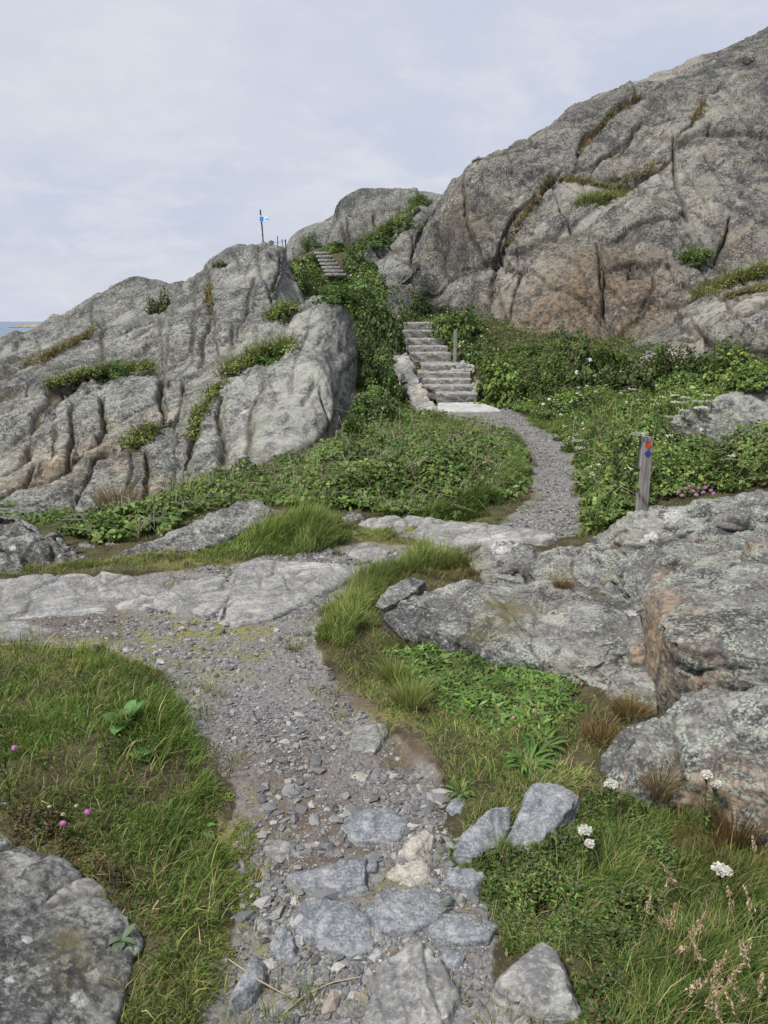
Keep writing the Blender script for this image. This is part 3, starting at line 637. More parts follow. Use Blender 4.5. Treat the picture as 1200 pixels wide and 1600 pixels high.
# --- right foreground outcrop
hull_rock('rock_ridge', [slab([Pz(925,838,.16),Pz(965,812,.30),Pz(1005,790,.44),Pz(1060,783,.50),Pz(1130,774,.56),Pz(1210,764,.62),Pz(1600,760,.66),Pz(1600,800,.60),Pz(1200,800,.56),Pz(1090,828,.42),Pz(970,850,.28)], .5, .04)],
    RN, 'long pale rock ridge with white lichen patches, just before the red and blue marked post', 'rock outcrop', .012, 1, .030, (.1,.3,.3), 5,
    cracks=[(.03,.02,[Pz(960,835,.28),Pz(1080,812,.46),Pz(1200,785,.58)])], stain=[(Pz(955,848,.25),.12,.9)], lichen=[(Pz(1046,827,.44),.085),(Pz(1012,834,.36),.06),(Pz(1050,797,.47),.07)], pale=[(Pz(1030,795,.44),.4,.8)], joints=.5)
hull_rock('rock_outcrop', [slab([Pz(965,868,.30),Pz(1000,850,.36),Pz(1090,832,.42),Pz(1220,812,.52),Pz(1600,815,.55),Pz(1600,900,.46),Pz(1200,905,.44),Pz(1110,890,.38),Pz(1020,925,.26),Pz(985,955,.17)], .5, .05)],
    RN, 'sloping lichen-crusted rock shelf between the pale ridge and the large ochre-sided block', 'rock outcrop', .011, 1, .032, (.2,.35,.4), 9,
    cracks=[(.03,.02,[Pz(1020,910,.3),Pz(1060,875,.37),Pz(1200,860,.47)])], stain=[(Pz(1100,905,.38),.12,.8),(Pz(1040,890,.35),.08,.9)], joints=.7)
hull_rock('boulder', [slab([Pz(1160,845,.52),Pz(1180,836,.56),Pz(1240,832,.60),Pz(1260,860,.54),Pz(1205,868,.50),Pz(1165,866,.48)], .2, .03)],
    RN, 'small rounded boulder perched on the rock shelf at the right edge of the photo', 'boulder', .012, 4, .02, (.2,.3,.2), 12, stain=[(Pz(1168,855,.5),.06,1)])
hull_rock('boulder', [slab([Pz(735,870,.10),Pz(755,852,.15),Pz(800,846,.17),Pz(832,856,.17),Pz(835,880,.12),Pz(790,892,.08),Pz(745,888,.06)], .25, .03)],
    RN, 'low dark boulder with a white lichen patch where the gravel path meets the rocks', 'boulder', .011, 4, .03, (.3,.4,.2), 14, joints=.6, lichen=[(Pz(784,857,.15),.075),(Pz(803,850,.17),.04)], moss=[(Pz(740,885,.05),.1,.8)])
hull_rock('boulder', [slab([Pz(815,890,.12),Pz(840,868,.20),Pz(880,855,.25),Pz(930,852,.27),Pz(968,868,.27),Pz(970,900,.20),Pz(930,922,.12),Pz(850,918,.08)], .3, .03)],
    RN, 'rounded lumpy boulder below the left end of the pale rock ridge', 'boulder', .010, 2, .034, (.5,.4,.2), 17, joints=.6, moss=[(Pz(870,905,.12),.1,.8),(Pz(960,900,.2),.08,.6)])
hull_rock('rock_slab', [slab([Pz(602,968,.06),Pz(640,930,.12),Pz(700,912,.15),Pz(770,905,.16),Pz(880,912,.17),Pz(960,925,.19),Pz(1000,950,.19),Pz(1005,985,.16),Pz(975,1022,.11),Pz(905,1050,.08),Pz(850,1038,.07),Pz(800,1015,.07),Pz(750,988,.07),Pz(690,978,.07),Pz(635,985,.05)], .3, .03)],
    RN, 'broad flat slab with pale green lichen and brown moss patches in the middle of the right-hand rocks', 'rock slab', .010, 1, .024, (.1,.25,.3), 23,
    cracks=[(.03,.018,[Pz(760,935,.16),Pz(770,985,.12),Pz(800,1010,.1)]),(.02,.015,[Pz(770,985,.12),Pz(880,980,.15),Pz(1000,960,.2)])], lichen=[(Pz(985,950,.2),.04)], moss=[(Pz(790,945,.16),.14,1),(Pz(770,980,.12),.12,1),(Pz(890,1040,.12),.08,.9),(Pz(930,930,.19),.12,.5)], joints=.55)
hull_rock('rock', [slab([Pz(580,945,.06),Pz(605,915,.10),Pz(640,900,.12),Pz(668,905,.11),Pz(640,930,.09),Pz(600,950,.05)], .2, .01)],
    RN, 'small narrow rock between the long yellow-green grass tuft and the broad lichen slab', 'rock', .009, 3, .025, (.1,.3,.3), 27)
hull_rock('rock_block', [slab([Pz(1012,922,.40),Pz(1040,895,.44),Pz(1120,878,.47),Pz(1210,885,.52),Pz(1600,890,.55),Pz(1600,1000,.52),Pz(1200,1025,.44),Pz(1130,1018,.42),Pz(1056,1006,.41),Pz(1035,985,.40)], .45, -.02)],
    RN, 'large flat-topped block with a black-spotted lichen top and an ochre rusty left side', 'rock block', .010, 1, .022, (.1,.2,.4), 31,
    cracks=[(.035,.02,[Pz(1056,1012,.38),Pz(1120,1040,.33),Pz(1200,1062,.30)]),(.05,.02,[Pz(1040,985,.38),Pz(1050,1040,.22),Pz(1060,1085,.14)])], stain=[(Pz(1030,970,.33),.16,1.2),(Pz(1045,1040,.22),.14,1.2),(Pz(1090,1050,.28),.14,1.0),(Pz(1015,940,.33),.1,1)], joints=.35)
hull_rock('rock', [slab([Pz(978,1000,.17),Pz(990,988,.20),Pz(1015,990,.21),Pz(1020,1030,.17),Pz(985,1035,.13)], .2, .02)],
    RN, 'small orange-stained stone wedged against the ochre side of the large block', 'rock', .009, 3, .02, (.3,.2,.3), 35, stain=[(Pz(995,1025,.15),.08,1.1)])
hull_rock('rock', [slab([Pz(905,1115,.02),Pz(930,1075,.08),Pz(960,1042,.13),Pz(1010,1036,.16),Pz(1025,1070,.14),Pz(1030,1110,.10),Pz(980,1125,.03),Pz(940,1130,.0)], .25, .02)],
    RN, 'grey wedge-shaped rock with rust-brown grass on it below the large ochre-sided block', 'rock', .009, 3, .028, (.2,.3,.4), 37, stain=[(Pz(925,1085,.07),.1,.7)], moss=[(Pz(990,1110,.08),.1,.6)])
hull_rock('boulder', [slab([Pz(935,1185,.06),Pz(950,1150,.13),Pz(985,1135,.17),Pz(1035,1125,.18),Pz(1055,1160,.18),Pz(1055,1220,.14),Pz(1010,1240,.08),Pz(965,1240,.03)], .25, .03),
                       slab([Pz(1042,1105,.22),Pz(1075,1082,.27),Pz(1130,1075,.30),Pz(1210,1084,.33),Pz(1600,1100,.34),Pz(1600,1230,.24),Pz(1200,1235,.20),Pz(1120,1228,.16),Pz(1060,1210,.15),Pz(1045,1150,.19)], .32, .05)],
    RN, 'big two-lobed boulder with black and white lichen above the white yarrow flowers', 'boulder', .009, 2, .026, (.4,.3,.5), 41,
    cracks=[(.06,.022,[Pz(1045,1120,.2),Pz(1050,1180,.17),Pz(1052,1240,.1)])], stain=[(Pz(1150,1240,.15),.14,.8),(Pz(1060,1260,.08),.1,.7)], joints=.35)
fl = [Pz(1008,925,.40),Pz(1026,928,.43),Pz(1042,1000,.37),Pz(1058,1078,.19),Pz(1034,1082,.16),Pz(1010,1000,.27)]
hull_rock('rock_flake', [fl + [dz(p_, -.28) for p_ in fl]], RN, 'thin upright ochre flake of rock leaning on the left side of the large flat-topped block', 'rock flake', .007, 1, .018, (.5,1.2,.2), 44, stain=[(Pz(1030,980,.35),.3,1.2)])
hull_rock('rock_shelf', [slab([Pz(735,892,.02),Pz(820,862,.10),Pz(930,850,.16),Pz(1000,832,.27),Pz(1600,826,.42),Pz(1600,1230,.12),Pz(1200,1230,.09),Pz(1045,1180,.06),Pz(1010,1070,.07),Pz(925,1045,.05),Pz(800,1000,.03)], .3, .0)],
    RN, 'low bedrock showing in the gaps between the boulders and slabs on the right', 'bedrock', .014, 2, .03, (.1,.3,.3), 43, joints=.5)
# --- left
hull_rock('boulder', [slab([Pz(-180,1275,.13),Pz(0,1300,.07),Pz(60,1342,.05),Pz(150,1383,.045),Pz(205,1426,.04),Pz(222,1470,.02),Pz(208,1530,.01),Pz(165,1600,.01),Pz(150,1690,.04),Pz(-180,1690,.20)], .3, .02),
                       slab([Pz(-250,1330,.22),Pz(-60,1345,.15),Pz(60,1420,.09),Pz(100,1500,.07),Pz(60,1640,.12),Pz(-250,1690,.28)], .4, .06)],
    M['rock_spotted'], 'large dark grey lichen-spotted boulder in the bottom left corner beside the grass', 'boulder', .008, 2, .02, (.3,.5,.4), 45,
    cracks=[(.02,.015,[Pz(0,1400,.16),Pz(70,1380,.08),Pz(150,1400,.04)])], moss=[(Pz(105,1470,.08),.06,1),(Pz(130,1530,.07),.07,.8)], joints=.5)
hull_rock('rock', [slab([Pz(-60,1245,.09),Pz(20,1240,.07),Pz(62,1255,.04),Pz(75,1280,.02),Pz(40,1295,.02),Pz(-60,1300,.05)], .2, .02)],
    M['rock_spotted'], 'low dark rock just above the bottom left boulder, half sunk in the grass', 'rock', .008, 3, .02, (.3,.5,.4), 47)
hull_rock('boulder', [slab([Pz(-140,790,.32),Pz(0,795,.27),Pz(38,800,.24),Pz(72,832,.14),Pz(112,852,.06),Pz(125,868,.0),Pz(80,886,-.02),Pz(-140,900,.0)], .35, .05),
                       slab([Pz(72,835,.11),Pz(92,822,.13),Pz(132,862,.0),Pz(118,876,-.03),Pz(80,878,-.03)], .3, .03)],
    M['rock_spotted'], 'dark weathered boulder at the left edge of the photo below the left cliff', 'boulder', .014, 3, .06, (.2,.5,.3), 51, joints=.7,
    cracks=[(.05,.02,[Pz(75,832,.14),Pz(85,860,.05),Pz(80,885,0)])])
for k, (u0, v0, u1, v1, lb) in enumerate(((114,843,152,864,'whitish angular stone just right of the dark boulder at the left edge'),(150,842,192,862,'pale stone half hidden in bramble leaves at the lower tip of the spotted slab'))):
    hull_rock('rock', [slab([Pz(u0,v1,-.05),Pz(u0+8,v0+4,.0),Pz((u0+u1)/2,v0,.03),Pz(u1,v0+8,0),Pz(u1-6,v1,-.05)], .2, .03)], M['rock_spotted'], lb, 'rock', .012, 2, .03, seed=60 + k, joints=.4)
hull_rock('rock_slab', [slab([Pz(165,874,-.03),Pz(190,862,.02),Pz(270,832,.10),Pz(330,806,.16),Pz(375,786,.22),Pz(405,780,.23),Pz(425,795,.18),Pz(412,818,.10),Pz(370,838,.04),Pz(300,862,.0),Pz(220,878,-.03)], .4, .03),
                         slab([Pz(400,790,.18),Pz(440,795,.15),Pz(470,803,.10),Pz(465,815,.05),Pz(410,822,.06)], .3, .03)],
    M['rock_spotted'], 'tilted grey slab covered in white lichen spots beyond the gravel, in front of the bramble bank', 'rock slab', .012, 3, .035, (.1,.4,.5), 63, joints=.3, moss=[(Pz(440,805,.1),.15,.8)])
hull_rock('rock', [slab([Pz(535,808,.05),Pz(545,800,.08),Pz(565,800,.08),Pz(572,810,.03),Pz(550,816,.01)], .2, .02)], M['rock_spotted'], 'small dark stone beside the bright grass clump at the foot of the bramble bank', 'rock', .011, 2, .03, seed=66)
# --- bedrock showing through the gravel
SL = M['rock_slab']
for k, (pts, lb) in enumerate([
    ([(-60,905,.05),(60,896,.06),(160,897,.06),(215,905,.05),(265,925,.03),(290,945,.0),(230,950,.0),(130,945,-.005),(60,955,-.005),(-60,970,0)], 'broad pale bedrock slab at the left edge under the grassy strip'),
    ([(228,940,-.0),(265,918,.02),(300,902,.03),(350,900,.035),(368,915,.03),(355,935,.02),(330,958,.0),(280,955,-.005)], 'smooth pale bedrock slab left of the dark crack in the gravel'),
    ([(340,965,0),(352,925,.035),(375,885,.055),(420,873,.055),(500,876,.04),(565,885,.02),(560,896,.015),(500,900,.02),(460,920,.0),(440,945,.0),(420,968,-.01),(370,978,-.01)], 'streaked pale bedrock hump in the middle of the gravel, right of the dark crack'),
    ([(-60,968,.02),(40,966,.02),(95,982,.0),(70,996,.0),(-60,1003,.01)], 'flat bedrock patch at the left edge just above the near grass'),
    ([(545,865,0),(560,848,.02),(590,846,.02),(612,858,.0),(600,872,-.005),(570,878,-.005)], 'small light bedrock patch near the grass clump in the centre'),
    ([(560,812,.02),(610,805,.05),(680,818,.06),(760,822,.06),(830,824,.05),(870,832,.04),(850,846,.02),(770,850,.02),(690,848,.02),(640,838,.01),(600,822,0)], 'long smooth bedrock sill crossing the path below the narrow gravel track')]):
    hull_rock('rock_slab', [slab([Pz(*p) for p in pts], .2, .10)], SL, lb, 'rock slab', .010 if k != 5 else .014, 3, .022, (.05,.2,.4), 70 + k, joints=.55, freq=1.1, cracks=[(.04, .02, [Pz(372,885,.05), Pz(358,915,.03), Pz(345,965,.0)])] if k == 2 else ())
# --- right middle distance
hull_rock('boulder', [slab([P(1035,672,8.6),P(1070,638,9.0),P(1130,614,9.3),P(1185,598,9.5),P(1240,605,9.4),P(1300,660,9.0),P(1230,705,8.4),P(1120,705,8.3)], .8, .1)],
    M['rock_left'], 'big pale streaked boulder among the weeds on the right, behind the marked post', 'boulder', .022, 3, .06, (.3,.9,.4), 81, joints=.2, freq=.5, pale=[(P(1130,640,9.3),.6,1)])
for k, (u0, v0, u1, v1, Y, lb) in enumerate([(795,545,860,580,17.6,'pale flat rock at the foot of the cliff, left of the large rose bush'),(980,545,1040,600,15.6,'pale ledge rock above the rose bushes at the foot of the right cliff'),
        (735,592,757,614,15.2,'dark squarish stone at the right end of the lower steps'),(700,562,745,582,16.3,'flat grey stone beside the middle of the steps, in front of the grey post'),(755,536,800,556,18.0,'pale rock half hidden in the bushes behind the grey post')]):
    hull_rock('rock', [slab([P(u0,v1,Y),P(u0+(u1-u0)*.2,v0+(v1-v0)*.3,Y+.1),P(u0+(u1-u0)*.55,v0,Y+.25),P(u1,v0+(v1-v0)*.4,Y+.2),P(u1-3,v1,Y-.05),P((u0+u1)/2,v1+2,Y-.25)], .35, .05)],
        M['rock_step'], lb, 'rock', .03 if k not in (2, 3) else .02, 2, .06, seed=85 + k, joints=.5)

# --- stones trodden into the path
PS = [ # outline pixels, height of top, material, label
 ([(545,1165),(552,1125),(600,1117),(607,1135),(585,1168)],.03,0,'flat pale grey stone at the right side of the path below the tall grass tuft'),
 ([(535,1285),(550,1262),(610,1255),(640,1275),(620,1305),(560,1308)],.02,1,'bluish flat stone in the path, left of the cream stone'),
 ([(622,1328),(640,1298),(668,1287),(678,1300),(668,1328),(645,1338)],.03,2,'cream coloured angular stone in the path'),
 ([(450,1350),(520,1338),(540,1325),(574,1328),(572,1370),(530,1378),(470,1368)],.045,1,'wedge-shaped blue-grey stone with a raised end across the path'),
 ([(605,1360),(625,1342),(665,1345),(672,1368),(640,1380)],.015,2,'dull brownish flat stone just below the cream stone'),
 ([(688,1372),(700,1350),(735,1345),(755,1362),(740,1380)],.03,1,'small blue-grey stone at the right edge of the path'),
 ([(455,1420),(480,1400),(545,1398),(578,1425),(585,1470),(550,1488),(500,1470),(460,1450)],.02,1,'large flat grey stone in the left half of the path'),
 ([(575,1410),(600,1385),(660,1380),(705,1395),(690,1425),(640,1448),(590,1445)],.03,1,'broad stone in the path with a stepped upper edge, below the brownish stone'),
 ([(665,1445),(690,1422),(740,1415),(778,1438),(760,1462),(700,1466)],.025,1,'blue-grey flat stone at the right edge of the path beside the low herbs'),
 ([(570,1570),(590,1500),(640,1455),(675,1470),(715,1540),(700,1585),(640,1600),(580,1605)],.035,0,'biggest path stone, light grey, in the bottom middle of the photo'),
 ([(785,1525),(800,1490),(850,1444),(868,1455),(895,1545),(850,1552)],.09,0,'upright triangular grey stone standing at the edge of the herbs'),
 ([(750,1575),(775,1558),(820,1570),(835,1600),(820,1640),(760,1640)],.03,0,'pale stone cut off by the bottom of the photo, below the triangular stone'),
 ([(420,1470),(435,1442),(455,1448),(462,1490),(440,1492)],.02,1,'small upright-looking grey stone left of the large flat stone'),
 ([(358,1550),(375,1505),(395,1465),(415,1475),(410,1510),(385,1545)],.06,1,'dark blue-grey stone leaning against the left grass edge'),
 ([(400,1560),(420,1532),(455,1530),(470,1565),(440,1590)],.012,0,'flat grey stone near the bottom of the path, right of the dark leaning stone'),
 ([(405,1395),(408,1350),(422,1345),(425,1395)],.015,0,'thin narrow stone along the left grass edge'),
 ([(408,1325),(418,1305),(440,1308),(462,1325),(440,1338)],.012,0,'small flat pale stone in the gravel on the left side'),
 ([(490,1600),(510,1580),(550,1585),(560,1640),(500,1640)],.02,0,'grey stone at the bottom edge left of the biggest path stone'),
 ([(718,1305),(735,1270),(775,1245),(800,1235),(800,1265),(780,1300),(740,1312)],.07,1,'smooth blue-grey stone at the foot of the broad-leaved rosette'),
 ([(803,1300),(808,1265),(830,1215),(860,1205),(908,1215),(895,1240),(855,1280),(825,1315)],.10,1,'two-toned grey stone with a white lower half beside the rosette'),
 ([(180,1040),(182,1036),(188,1036),(190,1041)],.01,0,None),
 ([(545,1210),(560,1200),(578,1206),(570,1218)],.012,2,'small tan stone in the gravel right of centre'),
 ([(480,1395),(495,1380),(515,1384),(508,1400)],.012,0,'fist-sized grey stone between the wedge-shaped stone and the large flat stone'),
 ([(560,1345),(575,1335),(590,1340),(588,1356),(568,1358)],.015,1,'small dark stone tucked at the tip of the wedge-shaped stone'),
 ([(690,1490),(702,1478),(725,1486),(720,1502),(700,1506)],.015,1,'small grey stone in the gravel between the biggest stone and the triangular stone'),
 ([(700,1255),(712,1243),(728,1250),(720,1266)],.015,1,'small stone at the path edge just left of the smooth blue-grey stone'),
]
for k, (px, h, m, lb) in enumerate(PS):
    if lb is None: continue
    top = []; h += .003
    for u, v in px:
        p = Pz(u, v, -.01); g = float(gz(p[0], p[1])); p = Pz(u, v, g + h); top.append((p[0], p[1], float(gz(p[0], p[1])) + h * (.25 + .6 * random.random())))
    c_ = np.mean(top, 0); c_[2] += h * .12
    hull_rock('path_stone', [slab(top, .07, .03) + [tuple(c_)]], [M['rock_slab'], M['rock_path'], M['rock_warm']][m], lb, 'stone', .0055, 1, .011, (random.random(), random.random(), random.random()), 100 + k, freq=3.0, group='stones set in the path')
# ================================================================== collecting meshes with per-vertex colour
class MB:
    def __init__(self): self.v = []; self.f = {}; self.c = []; self.n = 0
    def add(self, v, faces, col):
        v = np.asarray(v, float).reshape(-1, 3); f = np.asarray(faces, np.int64)
        self.f.setdefault(f.shape[1], []).append(f + self.n); self.v.append(v); self.n += len(v)
        c = np.asarray(col, float); self.c.append(np.broadcast_to(c, (len(v), 3)) if c.ndim == 1 else c)
    def mesh(self, name, mat, smooth=True):
        return new_mesh(name, np.concatenate(self.v), [np.concatenate(x) for x in self.f.values()], mat, smooth, col=np.clip(np.concatenate(self.c), 0.005, .95))
    def tube(self, pts, r, col, sides=5):
        pts = np.asarray(pts, float); k = len(pts); r = np.broadcast_to(r, (k,))
        T = np.gradient(pts, axis=0); T /= np.linalg.norm(T, axis=1, keepdims=True) + 1e-9
        A = np.cross(T, [.31, .9, .29]); A /= np.linalg.norm(A, axis=1, keepdims=True) + 1e-9; B = np.cross(T, A)
        an = np.linspace(0, 2 * np.pi, sides, endpoint=False)
        V = (pts[:, None, :] + r[:, None, None] * (np.cos(an)[None, :, None] * A[:, None, :] + np.sin(an)[None, :, None] * B[:, None, :])).reshape(-1, 3)
        i = np.arange(k - 1)[:, None] * sides; j = np.arange(sides)[None, :]; j2 = (j + 1) % sides
        F = np.stack([i + j, i + j2, i + sides + j2, i + sides + j], -1).reshape(-1, 4)
        self.add(V, F, col)
    def leaves(self, Pt, Nn, Ax, L, Wd, col, fold=.25):
        "leaf quads: centre, normal, axis, length, width ratio"
        n = len(Pt); L = np.broadcast_to(L, (n,))[:, None]; Wd = np.broadcast_to(Wd, (n,))[:, None]
        Ax = Ax - (Ax * Nn).sum(1, keepdims=True) * Nn; Ax /= np.linalg.norm(Ax, axis=1, keepdims=True) + 1e-9
        Sd = np.cross(Nn, Ax); h = L * .5
        V = np.stack([Pt - Ax * h, Pt + Sd * h * Wd + Nn * h * fold - Ax * h * .1, Pt + Ax * h - Nn * h * .15, Pt - Sd * h * Wd + Nn * h * fold - Ax * h * .1], 1)
        F = np.arange(n * 4).reshape(n, 4)
        self.add(V.reshape(-1, 3), F, np.repeat(col, 4, 0))
    def blades(self, B, H, D, bend, Wd, c0, c1, rows=4):
        "grass blades: base, height, lean direction (n,2), bend 0..1, width"
        n = len(B); t = np.linspace(0, 1, rows)[None, :]
        D3 = np.concatenate([D, np.zeros((n, 1))], 1)
        out = bend[:, None] * t ** 1.8; up = t * np.sqrt(np.clip(1 - (bend[:, None] * t) ** 2 * .8, .05, 1))
        Cn = B[:, None, :] + H[:, None, None] * (out[..., None] * D3[:, None, :] + up[..., None] * np.array([0, 0, 1.]))
        a = rng.random(n) * np.pi * 2; Sd = np.stack([np.cos(a), np.sin(a), 0 * a], 1)
        wd = Wd[:, None] * (1 - t ** 1.6 * .92)
        V = np.stack([Cn - Sd[:, None, :] * wd[..., None] * .5, Cn + Sd[:, None, :] * wd[..., None] * .5], 2).reshape(-1, 3)
        base = (np.arange(n) * rows * 2)[:, None]; r = (np.arange(rows - 1) * 2)[None, :]
        F = np.stack([base + r, base + r + 1, base + r + 3, base + r + 2], -1).reshape(-1, 4)
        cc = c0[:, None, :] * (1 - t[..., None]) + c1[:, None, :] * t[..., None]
        self.add(V, F, np.repeat(cc.reshape(-1, 3), 2, 0))
    def strap(self, b, d, L, W, arch, col, rows=7, rise=.7):
        "broad arching leaf"
        t = np.linspace(0, 1, rows); d = np.array([d[0], d[1], 0.]); d /= np.linalg.norm(d)
        s_ = np.array([-d[1], d[0], 0]); 
        cn = np.array(b)[None] + d[None] * (L * t * (.75 + .2 * arch))[:, None] + np.array([0, 0, 1.])[None] * (L * (rise * t - arch * t * t))[:, None]
        wd = W * np.sin(np.pi * np.clip(t * .88 + .10, 0, 1)) ** .8 * .5; wd[-1] = W * .03
        V = np.stack([cn - s_ * wd[:, None] + [0, 0, W * .12], cn, cn + s_ * wd[:, None] + [0, 0, W * .12]], 1).reshape(-1, 3)
        r = np.arange(rows - 1)[:, None] * 3; j = np.arange(2)[None]
        F = np.stack([r + j, r + j + 1, r + j + 4, r + j + 3], -1).reshape(-1, 4)
        cc = np.array(col)[None] * (1 + .25 * (t[:, None] - .5)); self.add(V, F, np.repeat(cc, 3, 0))

def unit(n):
    d = rng.normal(size=(n, 3)); return d / np.linalg.norm(d, axis=1, keepdims=True)

bpy.context.view_layer.update()
_dg = bpy.context.evaluated_depsgraph_get()
def cast(u, v):
    a, b, c = ray(u, v); d = Vector((float(a), float(b), float(c))).normalized()
    h, loc, nor, idx, ob, mx = bpy.context.scene.ray_cast(_dg, Vector((0, 0, CAMZ)), d)
    return (np.array(loc), np.array(nor), ob) if h else None
def down(x, y, z0=20):
    h, loc, nor, idx, ob, mx = bpy.context.scene.ray_cast(_dg, Vector((x, y, z0)), Vector((0, 0, -1)))
    return (np.array(loc), np.array(nor)) if h else (np.array([x, y, 0.]), np.array([0, 0, 1.]))

# ================================================================== stone steps
def rough_block(name, corners, h, mat, parent, loc, seed, amp=.018, voxel=.03, skirt=.02):
    o = hull_rock(name, [slab(corners, h, skirt)], mat, None, None, voxel, 1, amp, seed=seed, joints=.25, freq=1.2)
    o.location = Vector(o.location) - Vector(loc); o.parent = parent
    for k in ('label', 'category'):
        if k in o: del o[k]
    return o
st_loc = P(735, 630, 14.4)
steps = empty('stone_steps', st_loc, 'lower flight of rough stone steps climbing from the gravel path beside a dry stone wall', 'stone steps')
STEP = [(681,747,614.5,14.8),(662,740,603,15.2),(660,738,592.5,15.6),(652,737,582,16.0),(659,735,570,16.5),(642,707,551.5,17.6),(638,701,541,18.0),(632,697,529.5,18.4),(628,686,516.5,18.8),(630,677,504.5,19.2)]
for k, (u0, u1, v0, Y) in enumerate(STEP):
    dep = (STEP[k + 1][3] - Y + .25) if k < 9 else .6
    a = np.array(P(u0, v0, Y)); b = np.array(P(u1, v0, Y)); m = (a + b) / 2 + [0, -.05, .01]
    A2 = a + [.03, dep, .01]; B2 = b + [-.03, dep, .01]
    h = .30 if k else .22
    o = rough_block('step', [a, m, b, B2, A2], h, M['rock_step'], steps, st_loc, 140 + k, .016, .02, -.05)
a = np.array(P(679, 643, 13.75)); b = np.array(P(784, 640, 13.85))
rough_block('landing_slab', [a, (a + b) / 2 + [0, -.06, 0], b, np.array(P(752, 627.5, 14.75)), np.array(P(684, 628.5, 14.7))], .15, plain_mat('pale_concrete', (.27,.27,.26), (.44,.435,.42), 5, .85, .3), steps, st_loc, 155, .008)
# upper flight
us_loc = P(522, 432, 27.5)
us = empty('stone_steps', us_loc, 'small distant flight of stone steps half hidden by bushes high in the gully', 'stone steps')
for k in range(7):
    v0 = 427 - k * 5.6; Y = 27.2 + k * .75; uc = 524 - k * 3.6; hw = 17 - k * .9
    a = np.array(P(uc - hw, v0, Y)); b = np.array(P(uc + hw, v0, Y))
    rough_block('step', [a, (a + b) / 2 + [0, -.06, 0], b, b + [0, .75, .02], a + [0, .75, .02]], .11, M['rock_step'], us, us_loc, 160 + k, .012, .025, -.02)

# ================================================================== dry stone wall left of the steps
wl = [P(690, 650, 13.3), P(668, 634, 14.0), P(650, 600, 15.2), P(640, 575, 16.3), P(636, 560, 17.2)]
wl = np.array(wl) - [.08, 0, 0]; wparts = []; cap = []
tops = np.array([P(692, 652, 13.3)[2], P(668, 622, 14.0)[2] - .1, P(650, 585, 15.2)[2] - .05, P(642, 568, 16.3)[2] - .08, P(636, 552, 17.2)[2] - .1])
seglen = np.concatenate([[0], np.cumsum(np.linalg.norm(np.diff(wl[:, :2], axis=0), axis=1))])
random.seed(3)
sx = 0.0
def wall_at(t): return np.array([np.interp(t, seglen, wl[:, 0]), np.interp(t, seglen, wl[:, 1]), np.interp(t, seglen, tops)])
zrow = -.35; row = 0
while zrow < 1.3:
    hrow = random.uniform(.13, .24); t = -random.random() * .2
    while t < seglen[-1]:
        L = random.uniform(.22, .5); c0 = wall_at(max(t, 0)); c1 = wall_at(min(t + L, seglen[-1])); topz = (c0[2] + c1[2]) / 2
        if zrow < topz - .05:
            z1 = min(zrow + hrow, topz + .03); dr = c1 - c0; dr[2] = 0; dr /= np.linalg.norm(dr) + 1e-9; nrm = np.array([-dr[1], dr[0], 0])
            pts = []
            for zz_ in (zrow + .022, z1 - .022):
                for e in (c0 + dr * .028, c1 - dr * .028):
                    for sgn in (random.uniform(.12, .22), -.10):
                        q = e + nrm * sgn; pts.append((q[0] + random.uniform(-.02, .02), q[1] + random.uniform(-.02, .02), zz_ + random.uniform(-.02, .02)))
            wparts.append(pts)
        t += L
    zrow += hrow; row += 1
t = -.05
while t < seglen[-1]:
    L = random.uniform(.25, .45); c0 = wall_at(max(t, 0)); c1 = wall_at(min(t + L, seglen[-1])); dr = c1 - c0; dr[2] = 0; dr /= np.linalg.norm(dr) + 1e-9; nrm = np.array([-dr[1], dr[0], 0])
    wparts.append([tuple(e + nrm * sg_ + [random.uniform(-.03, .03), random.uniform(-.03, .03), zz_ + random.uniform(-.03, .03)]) for e in (c0 + dr * .035, c1 - dr * .035) for sg_ in (random.uniform(.14, .26), random.uniform(-.16, -.04)) for zz_ in (-.08, random.uniform(.0, .12))])
    t += L
hull_rock('stone_wall', wparts, M['rock_step'], 'low dry stone retaining wall along the left side of the lower steps', 'stone wall', .018, 1, .03, seed=171, freq=1.5, stain=[((.9, 14.2, .3), .4, .5)])

# ================================================================== waymark posts
wood = plain_mat('weathered_wood', (.16,.15,.145), (.33,.31,.295), 6, .85, .5, .2, (9, 9, .8), .004)
paint_red = plain_mat('orange_red_paint', (.50,.075,.022), (.62,.11,.035), 25, .55, .1)
paint_blue = plain_mat('blue_paint', (.018,.045,.19), (.03,.07,.26), 25, .55, .1)
def box_mesh(name, w, d, h, mat, bev=.006, top_round=0.0, taper=1.0):
    bm = bmesh.new(); bmesh.ops.create_cube(bm, size=1)
    for v in bm.verts:
        k = taper if v.co.z > 0 else 1
        v.co = Vector((v.co.x * w * k, v.co.y * d * k, (v.co.z + .5) * h))
    if top_round:
        e = [e for e in bm.edges if all(v.co.z > h * .99 for v in e.verts) and abs(e.verts[0].co.x - e.verts[1].co.x) < 1e-6]
        bmesh.ops.bevel(bm, geom=e, offset=top_round, segments=5, affect='EDGES', profile=.5)
    bmesh.ops.bevel(bm, geom=[e for e in bm.edges if e.calc_face_angle(0) > .6], offset=bev, segments=2, affect='EDGES')
    me = bpy.data.meshes.new(name); bm.to_mesh(me); bm.free(); me.materials.append(mat); return me
b = P(1006, 790, 6.0); gzb = float(gz(b[0], b[1])); tp = P(1012, 682, 6.0)
post = empty('waymark_post', (b[0] - .015, 6.0, gzb - .1), 'grey wooden post with a red and a blue diamond, standing behind the pale rock ridge', 'waymark post')
hp = tp[2] - gzb + .1
post.rotation_euler = (.0, math.atan2(tp[0] - b[0] + .01, hp) * .9, math.radians(6))
